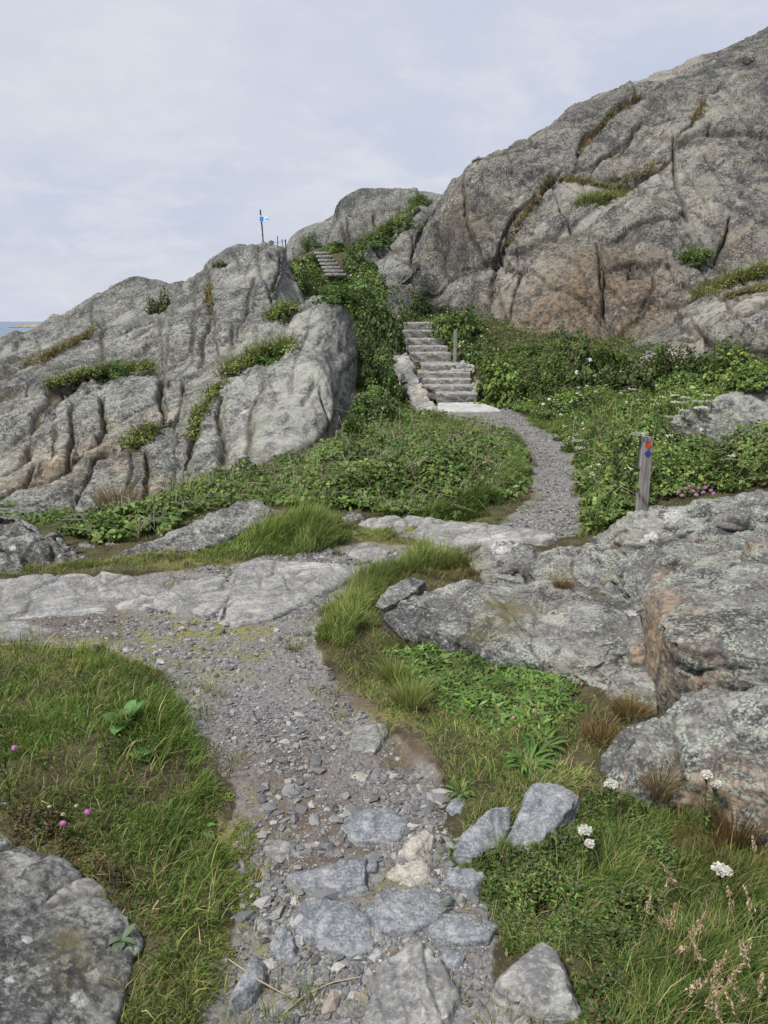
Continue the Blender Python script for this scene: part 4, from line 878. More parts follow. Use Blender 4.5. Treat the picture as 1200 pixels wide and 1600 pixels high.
link('post', box_mesh('post', .083, .07, hp, wood, .006, .022), post)
def diamond(name, s_, z, mat):
    bm = bmesh.new(); bmesh.ops.create_cube(bm, size=1)
    for v in bm.verts: v.co = Vector((v.co.x * s_, v.co.y * .004, v.co.z * s_))
    bmesh.ops.rotate(bm, verts=bm.verts, matrix=Matrix.Rotation(math.pi / 4, 3, 'Y'))
    bmesh.ops.translate(bm, verts=bm.verts, vec=(0, -.035 - .002, z))
    me = bpy.data.meshes.new(name); bm.to_mesh(me); bm.free(); me.materials.append(mat); return link(name, me, post)
diamond('red_diamond', .042, hp - .062, paint_red); diamond('blue_diamond', .042, hp - .128, paint_blue)
b = np.array(P(711, 553, 17.2)); tp = P(711, 515, 17.2); gzb = down(b[0], b[1], 2.4)[0][2]
p2 = empty('waymark_post', (b[0], b[1], min(gzb, b[2]) - .1), 'plain small grey wooden post at the right side of the stone steps', 'waymark post')
link('post', box_mesh('post', .07, .07, tp[2] - min(gzb, b[2]) + .1, wood, .008, .02), p2)
# bathing-place style sign pole on the skyline
sb = np.array(P(412, 388, 21.6)); g = down(sb[0], sb[1], 12)[0]; stp = P(409.5, 328, 21.6)
sg = empty('sign_pole', (sb[0], sb[1], g[2] - .1), 'thin dark pole with a blue and white sign board on the left skyline', 'sign pole')
H = stp[2] - g[2] + .1
blk = plain_mat('black_white_pole', (.02,.02,.022), (.05,.05,.055), 9, .5, .1); wht = plain_mat('white_board', (.55,.68,.80), (.62,.74,.84), 3, .5, .05)
m = MB(); m.tube([(0, 0, 0), (-.02, 0, H * .5), (-.055, 0, H)], .02, (.03,.03,.03), 8); link('pole', m.mesh('pole', blk), sg)
for k in range(4):
    m = MB(); z0 = H * (.12 + .15 * k); m.tube([(-.006 - .022*(z0/H), 0, z0), (-.007 - .022*(z0/H), 0, z0 + .06)], .022, (.6,.6,.6), 8); link('white_band', m.mesh('white_band', plain_mat('white_band', (.16,.16,.16), (.26,.26,.26))), sg)
bd = P(412.5, 342, 21.55); 
ob = link('sign_board', box_mesh('sign_board', .27, .015, .15, wht, .004), sg); ob.location = (bd[0] - sb[0], -.045, bd[2] - g[2] + .1 - .075); ob.rotation_euler = (0, math.radians(5), math.radians(-14))
ob2 = link('blue_panel', box_mesh('blue_panel', .10, .006, .11, plain_mat('sign_blue', (.06,.17,.50), (.09,.24,.60), 6, .5, .05), .002), ob); ob2.location = (-.075, -.0115, .02)
ob3 = link('blue_panel', box_mesh('blue_panel', .09, .006, .022, plain_mat('sign_pale_blue', (.25,.42,.62), (.3,.5,.7), 6, .5, .05), .002), ob); ob3.location = (.07, -.0115, .065)
# rail fence stubs behind the crest
fr = np.array(P(437, 381, 23)); 
fen = empty('rail_fence', tuple(fr - [0, 0, .5]), 'thin wire rail fence on the crest just right of the sign pole', 'fence')
iron = plain_mat('dark_iron', (.04,.042,.045), (.07,.07,.075), 9, .6, .1)
tops_ = []
for u, v, r in ((427, 376, .012), (433.5, 369, .014), (441, 374, .012), (446, 374, .02)):
    t_ = np.array(P(u, v, 23)) - fr + [0, 0, .5]; m = MB(); m.tube([(t_[0], 0, 0), tuple(t_)], r, (.05,.05,.05), 6); link('post', m.mesh('post', iron), fen); tops_.append(t_)
m = MB(); m.tube([tops_[0] - [.18, 0, .1], tops_[0] - [0, 0, .03], tops_[1] - [0, 0, .18], tops_[2] - [0, 0, .04], tops_[3] - [0, 0, .05]], .006, (.05,.05,.05), 4); link('rail', m.mesh('rail', iron), fen)
# ================================================================== vegetation
bpy.context.view_layer.update(); _dg = bpy.context.evaluated_depsgraph_get()
M['leaf'] = col_mat('leaf', .55, .3, .28); M['grass'] = col_mat('grass_blade', .6, .2, .3); M['twig'] = col_mat('twig', .85, .1, 0); M['petal'] = col_mat('petal', .7, .2, .35)

def cols(n, *pal, j=.22, w=None, ch=.05):
    pal = np.array(pal); k = rng.choice(len(pal), n, p=None if w is None else np.array(w) / np.sum(w))
    return np.clip(pal[k] * (1 + j * rng.normal(size=(n, 1))), .006, .9) * (1 + ch * rng.normal(size=(n, 3)))
DK, MD, LT, YL, OL = (.036,.068,.016), (.072,.125,.026), (.125,.205,.045), (.20,.245,.055), (.105,.108,.036)

# ---------------------------------------------------------------- shrubs (things)
def shrub_data(seed, n, leaf, pal, w, flowers=0, squash=.85, lump=.55):
    r0 = rng
    d = unit(n); d[:, 2] = np.abs(d[:, 2]) * 1.05 - .22
    d /= np.linalg.norm(d, axis=1, keepdims=True)
    R = .72 + lump * fbm(d * 1.7, 3, .6, seed=seed) + .16 * fbm(d * 4.5, 2, seed=seed + 9)
    k = 1 - np.abs(rng.normal(size=n)) * .16
    spr = rng.random(n) < .05; k = np.where(spr, 1 + rng.random(n) * .16, k)
    p = d * (R * k)[:, None]; p[:, 2] *= squash
    nn = d * .7 + np.array([0, 0, .55]) + unit(n) * .65; nn /= np.linalg.norm(nn, axis=1, keepdims=True)
    c = cols(n, *pal, w=w); pt = fbm(p * 2.6, 2, seed=seed + 4)[:, None]; c = c * (1 + .5 * pt)
    m = MB(); m.leaves(p, nn, unit(n) + d * .6, leaf * np.exp(.25 * rng.normal(size=n)), .62, c)
    fo = m.mesh('foliage', M['leaf'])
    t = MB()
    for _ in range(34):
        q = p[rng.integers(n)] * .97; b = np.array([q[0] * .12, q[1] * .12, -.25]); mid = (b + q) / 2 + rng.normal(size=3) * .05 + [0, 0, .06]
        t.tube([b, mid, q], [.016, .011, .004], np.array((.085,.062,.045)) * (.7 + .6 * rng.random()), 4)
    if True: st = t.mesh('stems', M['twig'])
    fl = None
    if flowers:
        f = MB(); ok = np.nonzero((k > .9) & (d[:, 1] < .45))[0]; ids = rng.choice(ok, flowers)
        for i in ids:
            for q in range(5):
                a = q * 1.257 + rng.random() * .3; n0 = d[i] * .6 + np.array([0, -.4, .5]); n0 /= np.linalg.norm(n0)
                ax = np.array([math.cos(a), math.sin(a), .2]); ax -= ax @ n0 * n0; ax /= np.linalg.norm(ax)
                s_ = leaf * .34; f.leaves((p[i] * 1.04 + ax * s_ * .8)[None], n0[None], ax[None], s_ * 1.7, .9, np.array([flowers_col]))
        fl = f.mesh('blossoms', M['petal'])
    return fo, st, fl
flowers_col = (.72,.66,.66)
SH = {'dark': [shrub_data(1, 5200, .075, (DK, MD, OL), (6, 3, 2)), shrub_data(2, 5200, .075, (DK, MD, OL, (.09,.05,.025)), (5, 3, 3, 1))],
      'mid': [shrub_data(3, 4600, .085, (DK, MD, LT), (3, 5, 3)), shrub_data(4, 4600, .085, (DK, MD, LT, YL), (3, 4, 4, 1))],
      'bright': [shrub_data(5, 3600, .105, (MD, LT, YL), (3, 6, 2)), shrub_data(6, 3800, .10, (MD, LT, YL), (2, 5, 3))],
      'rose': [shrub_data(7, 4600, .075, (DK, MD, LT, OL), (4, 4, 2, 3), 22), shrub_data(8, 4600, .075, (DK, MD, LT, OL), (4, 4, 2, 3), 16)],
      'far': [shrub_data(9, 5200, .07, (DK, MD, LT), (3, 5, 3), 0), shrub_data(10, 5200, .07, (MD, LT, YL, OL), (3, 4, 2, 3), 18)],
      'heath': [shrub_data(11, 4200, .07, ((.028,.03,.016), OL, DK, (.06,.045,.035)), (4, 3, 3, 2), 0, .6, .6)]}
_shn = [0]
def shrub(kind, u, v, w_px, h_px, label, sink=.12, group=None, depth=1.0, cat='shrub', name='shrub'):
    h = cast(u, v)
    if h is None: return
    p = h[0]; a, b, c = ray(u, v); px = p[1] / b; rx = w_px * px / 2; rz = h_px * px / (.78 * .9)
    var = SH[kind][_shn[0] % len(SH[kind])]; _shn[0] += 1
    e = empty(name, (p[0], p[1] + rx * .35 * depth, p[2] - sink * rz), label, cat, group)
    e.scale = (rx / .78, rx / .78 * depth, rz * .9); e.rotation_euler = (0, 0, rng.random() * 1.2 - .6)
    for nm, me in zip(('foliage', 'stems', 'blossoms'), var):
        if me: link(nm, me, e)
shrub('dark', 586, 560, 100, 116, 'dense dark green rounded shrub left of the top of the lower steps')
shrub('dark', 562, 604, 70, 90, 'dark tall bush filling the corner against the right edge of the pale slab')
shrub('mid', 600, 640, 66, 84, 'tall leafy bush hugging the left side of the dry stone wall')
shrub('mid', 716, 530, 86, 66, 'broad leafy shrub right of the top of the lower steps, under the cliff')
shrub('rose', 752, 563, 74, 50, 'white flowered wild rose bush just right of the small grey post')
shrub('bright', 792, 622, 105, 70, 'light green leafy bush right of the lower steps')
shrub('dark', 845, 632, 80, 58, 'dark leafy bush between the light green bush and the large rose bush')
shrub('rose', 925, 612, 150, 112, 'largest wild rose bush, with white flowers, at the foot of the right cliff', depth=.8)
shrub('rose', 905, 655, 120, 52, 'low rose scrub in front of the largest wild rose bush')
shrub('dark', 1015, 610, 110, 72, 'wide green bush directly right of the largest wild rose bush')
shrub('dark', 1085, 604, 110, 66, 'dark green bush in front of the stepped pale ledges of the right cliff')
shrub('bright', 1165, 608, 120, 74, 'yellow-green bush at the right edge, behind the pale streaked boulder')
shrub('dark', 652, 492, 50, 40, 'grassy dark shrub at the head of the lower steps')
shrub('far', 470, 450, 70, 50, 'leafy bush left of the upper steps in the gully')
shrub('far', 486, 392, 40, 28, 'bright tuft-like bush at the head of the upper steps')
shrub('far', 562, 424, 50, 34, 'bush right of the upper steps')
shrub('far', 528, 466, 80, 26, 'wide bush in the gully below the upper steps')
shrub('far', 572, 456, 64, 44, 'tall bush in the gully between the upper steps and the dark rounded shrub')
shrub('far', 590, 470, 70, 46, 'bush at the top of the gully, touching the right-hand rock')
shrub('far', 445, 492, 52, 32, 'small shrub on the left cliff beside the upper end of the pale slab', sink=.2)
shrub('far', 600, 376, 70, 22, 'lower strip of shrubs in a cleft of the middle rock dome', sink=.25, depth=.7)
shrub('far', 632, 350, 60, 26, 'upper strip of shrubs in a cleft of the middle rock dome', sink=.25, depth=.7)
shrub('far', 655, 318, 40, 20, 'little shrub near the top of the middle rock dome', sink=.25)
shrub('dark', 250, 488, 44, 46, 'dark round shrub in a hollow of the left cliff below the crest', sink=.2)
shrub('mid', 172, 585, 56, 34, 'dark green shrub on a grassy ledge of the left cliff', sink=.2)
shrub('heath', 120, 606, 90, 20, 'low dark heather mat on the left cliff, left of the ledge shrub', sink=.2, name='heather', cat='heather')
shrub('heath', 232, 585, 44, 16, 'small heather cushion on the left cliff, right of the ledge shrub', sink=.2, name='heather', cat='heather')
shrub('mid', 425, 560, 62, 24, 'green heath bush along the grassy ledge above the pale slab', sink=.2)
shrub('heath', 378, 580, 60, 16, 'heather strip along the grassy ledge above the pale slab', sink=.2, name='heather', cat='heather')
shrub('heath', 222, 695, 38, 34, 'tuft of heath growing in the lower cleft of the left cliff', sink=.2, name='heather', cat='heather')
shrub('heath', 268, 664, 26, 18, 'small heath tuft above the narrow rock pillars of the left cliff', sink=.2, name='heather', cat='heather')
shrub('far', 346, 412, 34, 10, 'low shrub on the crest of the left cliff', sink=.25)
shrub('far', 938, 318, 70, 14, 'green grassy cushion on a ledge high on the right cliff', sink=.3, depth=.5)
shrub('far', 1086, 405, 50, 20, 'small green bush on the right cliff above the pale ledges', sink=.25)
shrub('heath', 748, 250, 18, 12, 'tiny dark bush on the skyline of the right cliff', sink=.2)
shrub('heath', 990, 275, 70, 14, 'dry heath strip in the long cleft of the right cliff', sink=.3, depth=.5, name='heather', cat='heather')
shrub('heath', 1150, 440, 110, 26, 'brown-green heath band above the pale ledges at the right edge', sink=.3, depth=.5, name='heather', cat='heather')
shrub('heath', 1170, 95, 50, 20, 'brown heath patch near the top of the right cliff', sink=.3, name='heather', cat='heather')
shrub('heath', 800, 372, 30, 18, 'dry heath tuft in the diagonal cleft of the right cliff', sink=.3, name='heather', cat='heather')

shrub('rose', 780, 585, 60, 40, 'low rose bush between the grey post and the light green bush', depth=.9)
shrub('mid', 850, 590, 80, 44, 'dark green bush left of the largest wild rose bush, below the ochre cliff foot')
shrub('mid', 820, 556, 60, 26, 'low scrub at the very foot of the ochre stained cliff')

for kk, (u_, v_, w_, h_, l_) in enumerate(((985,690,60,40,'small leafy bush on the right bank straight behind the marked post'),(1060,742,56,26,'low leafy bush on the right bank in front of the pale streaked boulder'),(940,720,50,30,'leafy weed clump at the right side of the narrow gravel track'),
    (1150,745,90,40,'broad leafy bush on the right bank above the end of the pale ridge'),(1185,600,80,36,'bright bush just behind the top of the pale streaked boulder'),(860,612,54,36,'bright leafy clump where the side trail leaves the gravel track'))):
    shrub(('mid', 'bright', 'mid', 'mid', 'bright', 'bright')[kk], u_, v_, w_, h_, l_)

# ---------------------------------------------------------------- thickets and grass (stuff)
def region(px, n, near=1.4, hgt=0):
    "n random ground points inside a traced zone, denser near the viewer"
    W = np.array([g_[:2] for g_ in (gp(u, v) for u, v in px) if g_ is not None]); lo, hi = W.min(0), W.max(0); out = []; tot = 0
    while tot < n:
        q = lo + (hi - lo) * rng.random((n * 3, 2))
        q = q[rng.random(len(q)) < np.clip((lo[1] + .25) / (q[:, 1] + .25), 0, 1) ** near]
        sd = poly_sdf(q[:, 0], q[:, 1], W); k = sd + .055 * fbm(np.stack([q[:, 0] * 5, q[:, 1] * 5, 0 * sd], 1), 2, seed=5) * np.clip(q[:, 1].mean(), 2.2, 4) < 0
        q = np.concatenate([q[k], -sd[k][:, None]], 1); out.append(q); tot += len(q)
    q = np.concatenate(out)[:n]; return q[:, 0], q[:, 1], q[:, 2]

def thicket(label, px, n, hmax, leaf, pal, w, twigs=0, edge=.5, seed=1, flow=0, near=.8, lumps=.55, name='bramble_thicket', damp=()):
    x, y, ed = region(px, n, near)
    q2 = np.stack([x, y, 0 * x], 1)
    hh = hmax * sstep(-.02, edge, ed) * np.clip(.62 + lumps * fbm(q2 * 1.2, 3, .6, seed=seed), .15, 1.5) + .04
    for (u_, v_), r_, a_ in damp:
        g_ = gp(u_, v_); hh *= 1 - a_ * np.exp(-((x - g_[0]) ** 2 + (y - g_[1]) ** 2) / (r_ * r_))
    k = 1 - np.abs(rng.normal(size=n)) * .24
    z = gz(x, y) + hh * np.clip(k, .05, 1.0) + .05 * rng.random(n)
    # slope of the mound top, so leaves face outward
    eps = .12
    def H(xx, yy): return hmax * np.clip(.62 + lumps * fbm(np.stack([xx, yy, 0 * xx], 1) * 1.2, 3, .6, seed=seed), .15, 1.5)
    gx = (H(x + eps, y) - H(x - eps, y)) / (2 * eps); gy = (H(x, y + eps) - H(x, y - eps)) / (2 * eps)
    nn = np.stack([-gx * .8, -gy * .8 - .25, np.ones(n)], 1) + unit(n) * .75; nn /= np.linalg.norm(nn, axis=1, keepdims=True)
    c = cols(n, *pal, w=w) * (1 + .55 * fbm(q2 * 1.7, 3, seed=seed + 3)[:, None])
    m = MB(); m.leaves(np.stack([x, y, z], 1), nn, unit(n), leaf * np.exp(.25 * rng.normal(size=n)), .66, c)
    for i in rng.integers(0, n, twigs):
        b = np.array([x[i], y[i], z[i] - .1]); a = rng.random() * 6.28; L = .2 + .35 * rng.random(); d = np.array([math.cos(a), math.sin(a) * .6, 0])
        g = .16 + .22 * rng.random(); col = np.array((1.0, .86, .66)) * g
        m.tube([b, b + d * L * .4 + [0, 0, .13 + .12 * rng.random()], b + d * L + [0, 0, .05 + .16 * rng.random()]], [.005, .004, .002], col, 3)
    if flow:
        ids = rng.choice(np.nonzero(k > .92)[0], flow)
        for i in ids:
            p0 = np.array([x[i], y[i] - .02, z[i] + .05]); ps = p0 + rng.normal(size=(7, 3)) * [.022, .022, .008]
            m.leaves(ps, np.tile([0, -.4, .9], (7, 1)), unit(7), .022, .9, np.tile((.62,.62,.55), (7, 1)))
    return link(name, m.mesh(name, M['leaf']), None, label, 'brambles', None, 'stuff')
BR = (DK, MD, LT, OL)
thicket('green bramble bank with dry stems in front of the left slab and the wall', [(95,838),(180,812),(260,800),(330,782),(420,752),(500,722),(560,690),(610,668),(640,668),(700,668),(760,672),(805,690),(822,712),(815,745),(795,780),(740,800),(660,812),(590,805),(545,800),(480,795),(420,785),(330,800),(250,832),(180,850),(120,852)],
        70000, .46, .044, (DK, MD, LT, OL, YL), (1.5, 4, 7, 2, 1.2), 550, .7, 3, damp=[((665, 668), 1.6, .7), ((700, 680), 1.2, .5)])
thicket('bramble strip climbing between the pale slab and the dry stone wall', [(500,735),(520,690),(545,640),(530,600),(545,560),(550,520),(560,490),(610,490),(628,520),(632,560),(634,610),(636,668),(600,690)],
        32000, .62, .055, BR, (3, 4, 4, 2), 120, .5, 5, lumps=.9)
thicket('green undergrowth filling the gully below the upper steps', [(448,478),(450,425),(458,385),(478,383),(496,412),(515,441),(560,440),(600,460),(640,470),(640,500),(560,505),(500,490)],
        36000, .8, .085, BR, (3, 4, 4, 2), 0, .25, 7, 60, near=.0, damp=[((520, 447), 2.6, .75), ((505, 430), 1.5, .6)], lumps=.7)
thicket('tall weeds and bramble leaves on the right bank behind the marked post', [(868,676),(920,662),(1000,650),(1080,655),(1200,670),(1320,690),(1320,770),(1200,764),(1130,772),(1060,780),(1000,790),(945,822),(915,835),(918,800),(912,750),(895,705)],
        50000, .40, .042, (DK, MD, LT, YL, OL), (2, 3, 5, 2, 2), 160, .3, 9, 40, lumps=1.0, damp=[((1130, 690), 1.3, .8), ((1190, 690), 1.3, .7), ((920, 690), .8, .4)])
thicket('flowery green verge between the side trail and the rose bushes', [(800,640),(840,600),(900,595),(1000,590),(1120,600),(1320,600),(1320,690),(1200,650),(1080,640),(980,640),(900,650),(850,655)],
        30000, .22, .050, (MD, LT, YL, (.15,.22,.05)), (3, 5, 2, 3), 30, .4, 11, 60, lumps=.9, damp=[((1130, 660), 1.7, .85), ((900, 650), 1.4, .7)])

GA, GB, GC, GD, GE = (.055,.11,.018), (.11,.19,.036), (.185,.26,.06), (.28,.275,.085), (.42,.35,.19)
def grass(label, px, n, h, lean=(0, 0), lean_a=.4, wd=.0026, pal=(GA, GB, GC, GD, GE), w=(3, 5, 3, 1, .6), bend=.55, near=1.4, seed=1, edge=.08, clump=.6, hfun=None, name='grass', patch=None):
    x, y, ed = region(px, n, near)
    if patch is not None:
        kk = fbm(np.stack([x * 2.3, y * 2.3, 0 * x], 1), 3, seed=seed + 2) + .15 * rng.normal(size=n) > patch; x, y, ed = x[kk], y[kk], ed[kk]; n = len(x)
    q2 = np.stack([x, y, 0 * x], 1)
    cl = fbm(q2 * 3.2, 3, .6, seed=seed)
    H = h * np.clip(.72 + clump * cl, .2, 1.6) * (.35 + .65 * sstep(0, edge, ed)) * (.6 + .6 * rng.random(n)) * np.where(rng.random(n) < .05, 1.5, 1)
    if hfun is not None: H = H * hfun(x, y)
    ang = fbm(q2 * 2.2, 2, seed=seed + 5) * 4 + rng.normal(size=n) * 1.1
    D = np.stack([np.cos(ang), np.sin(ang)], 1) * (1 - lean_a) + np.array(lean) * lean_a * 2; D /= np.linalg.norm(D, axis=1, keepdims=True) + 1e-6
    bd = np.clip(bend + .22 * rng.normal(size=n), .05, .98)
    c = cols(n, *pal, w=w, j=.24) * (1 + .45 * fbm(q2 * 1.8, 3, seed=seed + 7)[:, None])
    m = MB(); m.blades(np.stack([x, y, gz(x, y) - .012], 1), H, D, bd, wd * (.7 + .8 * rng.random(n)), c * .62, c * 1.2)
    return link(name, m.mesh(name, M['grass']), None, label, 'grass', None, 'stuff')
LM = [(-120,1002),(60,1003),(130,1008),(252,1050),(303,1125),(345,1220),(372,1330),(384,1390),(366,1470),(345,1560),(335,1660),(150,1660),(165,1560),(215,1490),(215,1430),(150,1380),(60,1335),(0,1300),(-120,1290)]
def mound(px, amp, r, base):
    pts = [(gp(u, v)[:2], a_, r_) for u, v, a_, r_ in px]
    def f(x, y):
        o = np.full(len(x), base)
        for p, a_, r_ in pts: o = np.maximum(o, base + a_ * np.exp(-((x - p[0]) ** 2 + (y - p[1]) ** 2) / (r_ * r_)))
        return o
    return f
grass('lush long grass of the left meadow bending towards the gravel path', LM, 64000, .10, (.8, -.55), .22, .0032, w=(3, 6, 4, .8, .7), bend=.62, seed=21,
      hfun=mound([(220,1130,.75,.36),(300,1200,.5,.25),(310,1310,.5,.2),(80,1120,.5,.4),(330,1450,.2,.15)], 1, 1, .31), near=1.0, patch=-.34)
grass('scattered long pale blades standing out of the left meadow', LM, 2000, .15, (.6, -.5), .3, .0045, w=(2, 5, 5, 2, 1.5), bend=.6, seed=20, near=.8)
grass('short yellowish moss grass along the top of the left meadow', [(-120,1000),(60,1003),(130,1006),(250,1045),(200,1060),(-120,1065)], 9000, .035, (0, 0), .1, .0026, w=(1, 2, 3, 4, 2), seed=22)
grass('dry straw-coloured grass at the edge of the bottom left boulder', [(120,1400),(215,1410),(300,1440),(360,1480),(330,1640),(150,1640),(165,1560),(215,1480)], 8000, .075, (.4, -.4), .2, .0022, w=(2, 3, 2, 2, 3), bend=.7, seed=23)
RM = [(492,1012),(520,965),(560,905),(600,880),(650,868),(725,865),(742,885),(700,905),(640,900),(585,945),(600,985),(700,985),(800,1015),(900,1050),(905,1110),(935,1180),(905,1215),(850,1205),(800,1235),(740,1265),(700,1290),(690,1240),(640,1165),(600,1125),(550,1080)]
grass('mixed short grass and herbs on the strip right of the path', RM, 26000, .062, (-.3, -.4), .2, .0024, w=(3, 4, 3, 2, 2), bend=.7, seed=24, near=1.0)
grass('long yellow-green grass tuft strip beside the path below the bedrock sill', [(488,1015),(515,965),(545,920),(575,895),(640,872),(722,866),(735,880),(690,900),(640,900),(590,935),(575,985),(540,1015)], 17000, .20, (-.5, -.3), .3, .0032, w=(2, 3, 4, 3, 1.5), bend=.5, seed=25, near=.6)
RB = [(705,1335),(760,1318),(830,1312),(880,1262),(935,1232),(1000,1250),(1200,1290),(1330,1300),(1330,1660),(835,1660),(880,1560),(890,1500),(850,1440),(790,1480),(775,1430),(755,1370)]
grass('wiry dark grass in the lower right corner', RB, 30000, .12, (.1, -.3), .15, .0022, w=(4, 3, 2, 1.5, 1.5), bend=.6, seed=26, near=.8)
grass('rusty dry grass in front of the two-lobed boulder', [(1040,1265),(1200,1300),(1330,1310),(1330,1420),(1120,1390),(1020,1330)], 7000, .15, (.1, -.2), .2, .002, pal=((.16,.095,.035), (.20,.13,.05), (.28,.20,.10), GB), w=(3, 3, 2, 2), bend=.45, seed=27)
grass('rust-brown dry grass around the grey wedge-shaped rock', [(880,1160),(905,1110),(960,1095),(1020,1110),(1035,1130),(990,1150),(940,1180),(935,1225),(890,1220)], 3200, .075, (.0, -.3), .2, .002, pal=((.15,.09,.04), (.20,.14,.065), (.32,.25,.14), OL, GB), w=(3, 3, 3, 2, 1), bend=.75, seed=28, patch=-.1)
grass('grass strip between the bedrock slab and the dark left boulder', [(-100,900),(40,893),(190,890),(270,885),(310,868),(260,872),(130,872),(40,880),(-100,900)], 9000, .10, (.2, 0), .1, .004, w=(2, 3, 4, 3, 3), seed=29, near=.5, edge=.15)
grass('bright grass clump in the middle of the photo in front of the bramble bank', [(310,868),(360,842),(420,822),(470,806),(500,797),(535,812),(548,838),(520,858),(470,862),(400,866),(330,880)], 17000, .27, (.2, -.1), .15, .0045, w=(3, 5, 4, 2, 1), seed=30, near=.4, edge=.35)
grass('mossy short grass by the right end of the grass clump', [(545,838),(560,818),(610,822),(640,835),(600,845),(565,846)], 5000, .05, (0, 0), .1, .004, w=(1, 3, 4, 3, 1), seed=31, near=.4)
grass('tall soft grass overhanging the left side of the narrow gravel track', [(640,822),(700,812),(760,800),(800,775),(822,740),(818,700),(800,690),(780,720),(760,760),(700,790),(640,806)], 12000, .34, (.5, -.4), .3, .006, w=(4, 5, 2, .5, .3), seed=32, near=.3, edge=.25, bend=.6)
grass('tall grass along the right side of the narrow gravel track', [(905,840),(918,805),(914,765),(893,705),(866,672),(880,668),(915,690),(945,730),(955,790),(935,825)], 11000, .26, (-.5, -.3), .2, .006, w=(4, 5, 3, .6, .3), seed=33, near=.3, edge=.2)
grass('short turf verge on both sides of the side trail', [(815,655),(850,640),(900,645),(1000,635),(1080,640),(1060,660),(960,662),(880,680),(850,672)], 12000, .17, (0, 0), .1, .007, w=(2, 4, 5, 2, .5), seed=34, near=.2)
grass('sparse dry grass between the rocks below the pale ridge', [(655,905),(740,888),(800,895),(870,905),(960,905),(940,922),(800,912),(700,915)], 3500, .06, (0, -.2), .2, .0028, pal=((.16,.11,.05), (.24,.18,.09), OL), w=(3, 3, 2), seed=35, edge=.02)

# fill: everything that is neither path nor rock carries some growth
def filler(label, n, y0, y1, xr, kind, **kw):
    y = y0 + (y1 - y0) * rng.random(n) ** kw.get('pw', 1.0); x = (rng.random(n) * 2 - 1) * xr * (y + 2.6) / (y1 + 2.6)
    sd = np.minimum(poly_sdf(x, y, PATH_W), poly_sdf(x, y, BRANCH_W)); k = sd + .05 * fbm(np.stack([x * 5, y * 5, 0 * x], 1), 2, seed=61) > .04
    k &= fbm(np.stack([x * 2.5, y * 2.5, 0 * x], 1), 3, seed=62) > kw.get('thr', -.25)
    x, y = x[k], y[k]; n = len(x); z = gz(x, y); q2 = np.stack([x, y, 0 * x], 1); m = MB(); c = cols(n, *kw['pal'], w=kw['w']) * (1 + .4 * fbm(q2 * 2, 3, seed=63)[:, None])
    if kind == 'grass':
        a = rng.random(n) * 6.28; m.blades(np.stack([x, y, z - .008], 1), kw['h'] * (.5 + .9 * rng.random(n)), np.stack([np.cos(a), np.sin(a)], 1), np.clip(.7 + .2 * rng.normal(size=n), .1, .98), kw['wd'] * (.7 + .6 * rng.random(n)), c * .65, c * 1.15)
    else:
        hh = kw['h'] * np.clip(.6 + .8 * fbm(q2 * 2.4, 3, seed=64), .05, 1.6); nn = unit(n) * .7 + [0, -.2, 1]; nn /= np.linalg.norm(nn, axis=1, keepdims=True)
        m.leaves(np.stack([x, y, z + hh * rng.random(n) ** .5 + .01], 1), nn, unit(n), kw['wd'] * np.exp(.25 * rng.normal(size=n)), kw.get('slim', .6), c)
    link(kw['name'], m.mesh(kw['name'], M['grass']), None, label, kw['cat'], None, 'stuff')
filler('short turf and moss covering the near ground beside the path', 100000, 1.2, 7.2, 5.2, 'grass', h=.05, wd=.0032, thr=-.45, pal=(GA, GB, GC, GD, GE, (.12,.08,.045)), w=(2, 3, 3, 3, 2, 2), name='turf', cat='turf', pw=1.3)
filler('small mixed leaves creeping through the near turf', 22000, 1.2, 7.2, 5.2, 'leaf', h=.03, wd=.014, pal=(MD, LT, OL, (.11,.07,.04)), w=(3, 3, 3, 2), name='ground_cover', cat='ground cover', thr=-.05, slim=.45, pw=1.3)
filler('low green growth over the slopes below the cliffs', 120000, 6.8, 27, 15, 'leaf', h=.15, wd=.058, pal=(DK, MD, LT, OL), w=(2, 5, 5, 3), name='ground_cover', cat='ground cover', thr=-.6)
filler('grass over the slopes below the cliffs', 30000, 6.8, 24, 13, 'grass', h=.2, wd=.008, pal=(GA, GB, GC, GD), w=(3, 5, 4, 2), name='grass', cat='grass', thr=-.3)

grass('dry straw and litter between the strap-leaved rosettes and the grey stones', [(740,1250),(800,1200),(860,1180),(930,1190),(950,1235),(900,1262),(860,1280),(820,1310),(760,1320),(705,1330),(700,1290)], 6000, .06, (.1, -.3), .2, .0022, w=(2, 3, 2, 2, 4), bend=.8, seed=36)
def edge_tufts(n, label):
    W = np.array(PATH_W); m = MB(); L = np.linalg.norm(np.roll(W, -1, 0) - W, axis=1); tot = 0
    for _ in range(n):
        i = rng.choice(len(W), p=L / L.sum()); f = rng.random(); p = W[i] * (1 - f) + W[(i + 1) % len(W)] * f + rng.normal(size=2) * .09
        if p[1] < 1.2 or p[1] > 8: continue
        k = int(rng.integers(12, 45)); a = rng.random(k) * 6.28; D = np.stack([np.cos(a), np.sin(a)], 1); r = .03 * np.sqrt(rng.random(k)); x, y = p[0] + D[:, 0] * r, p[1] + D[:, 1] * r
        c = cols(k, GB, GC, GD, GE) * (.7 + .5 * rng.random()); h = .025 + .07 * rng.random()
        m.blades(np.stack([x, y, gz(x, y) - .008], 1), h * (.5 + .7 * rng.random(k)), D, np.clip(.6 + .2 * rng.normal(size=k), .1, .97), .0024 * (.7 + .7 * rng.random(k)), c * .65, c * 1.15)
    link('grass', m.mesh('grass', M['grass']), None, label, 'grass', None, 'stuff')
edge_tufts(760, 'small stray grass along both edges of the gravel path')
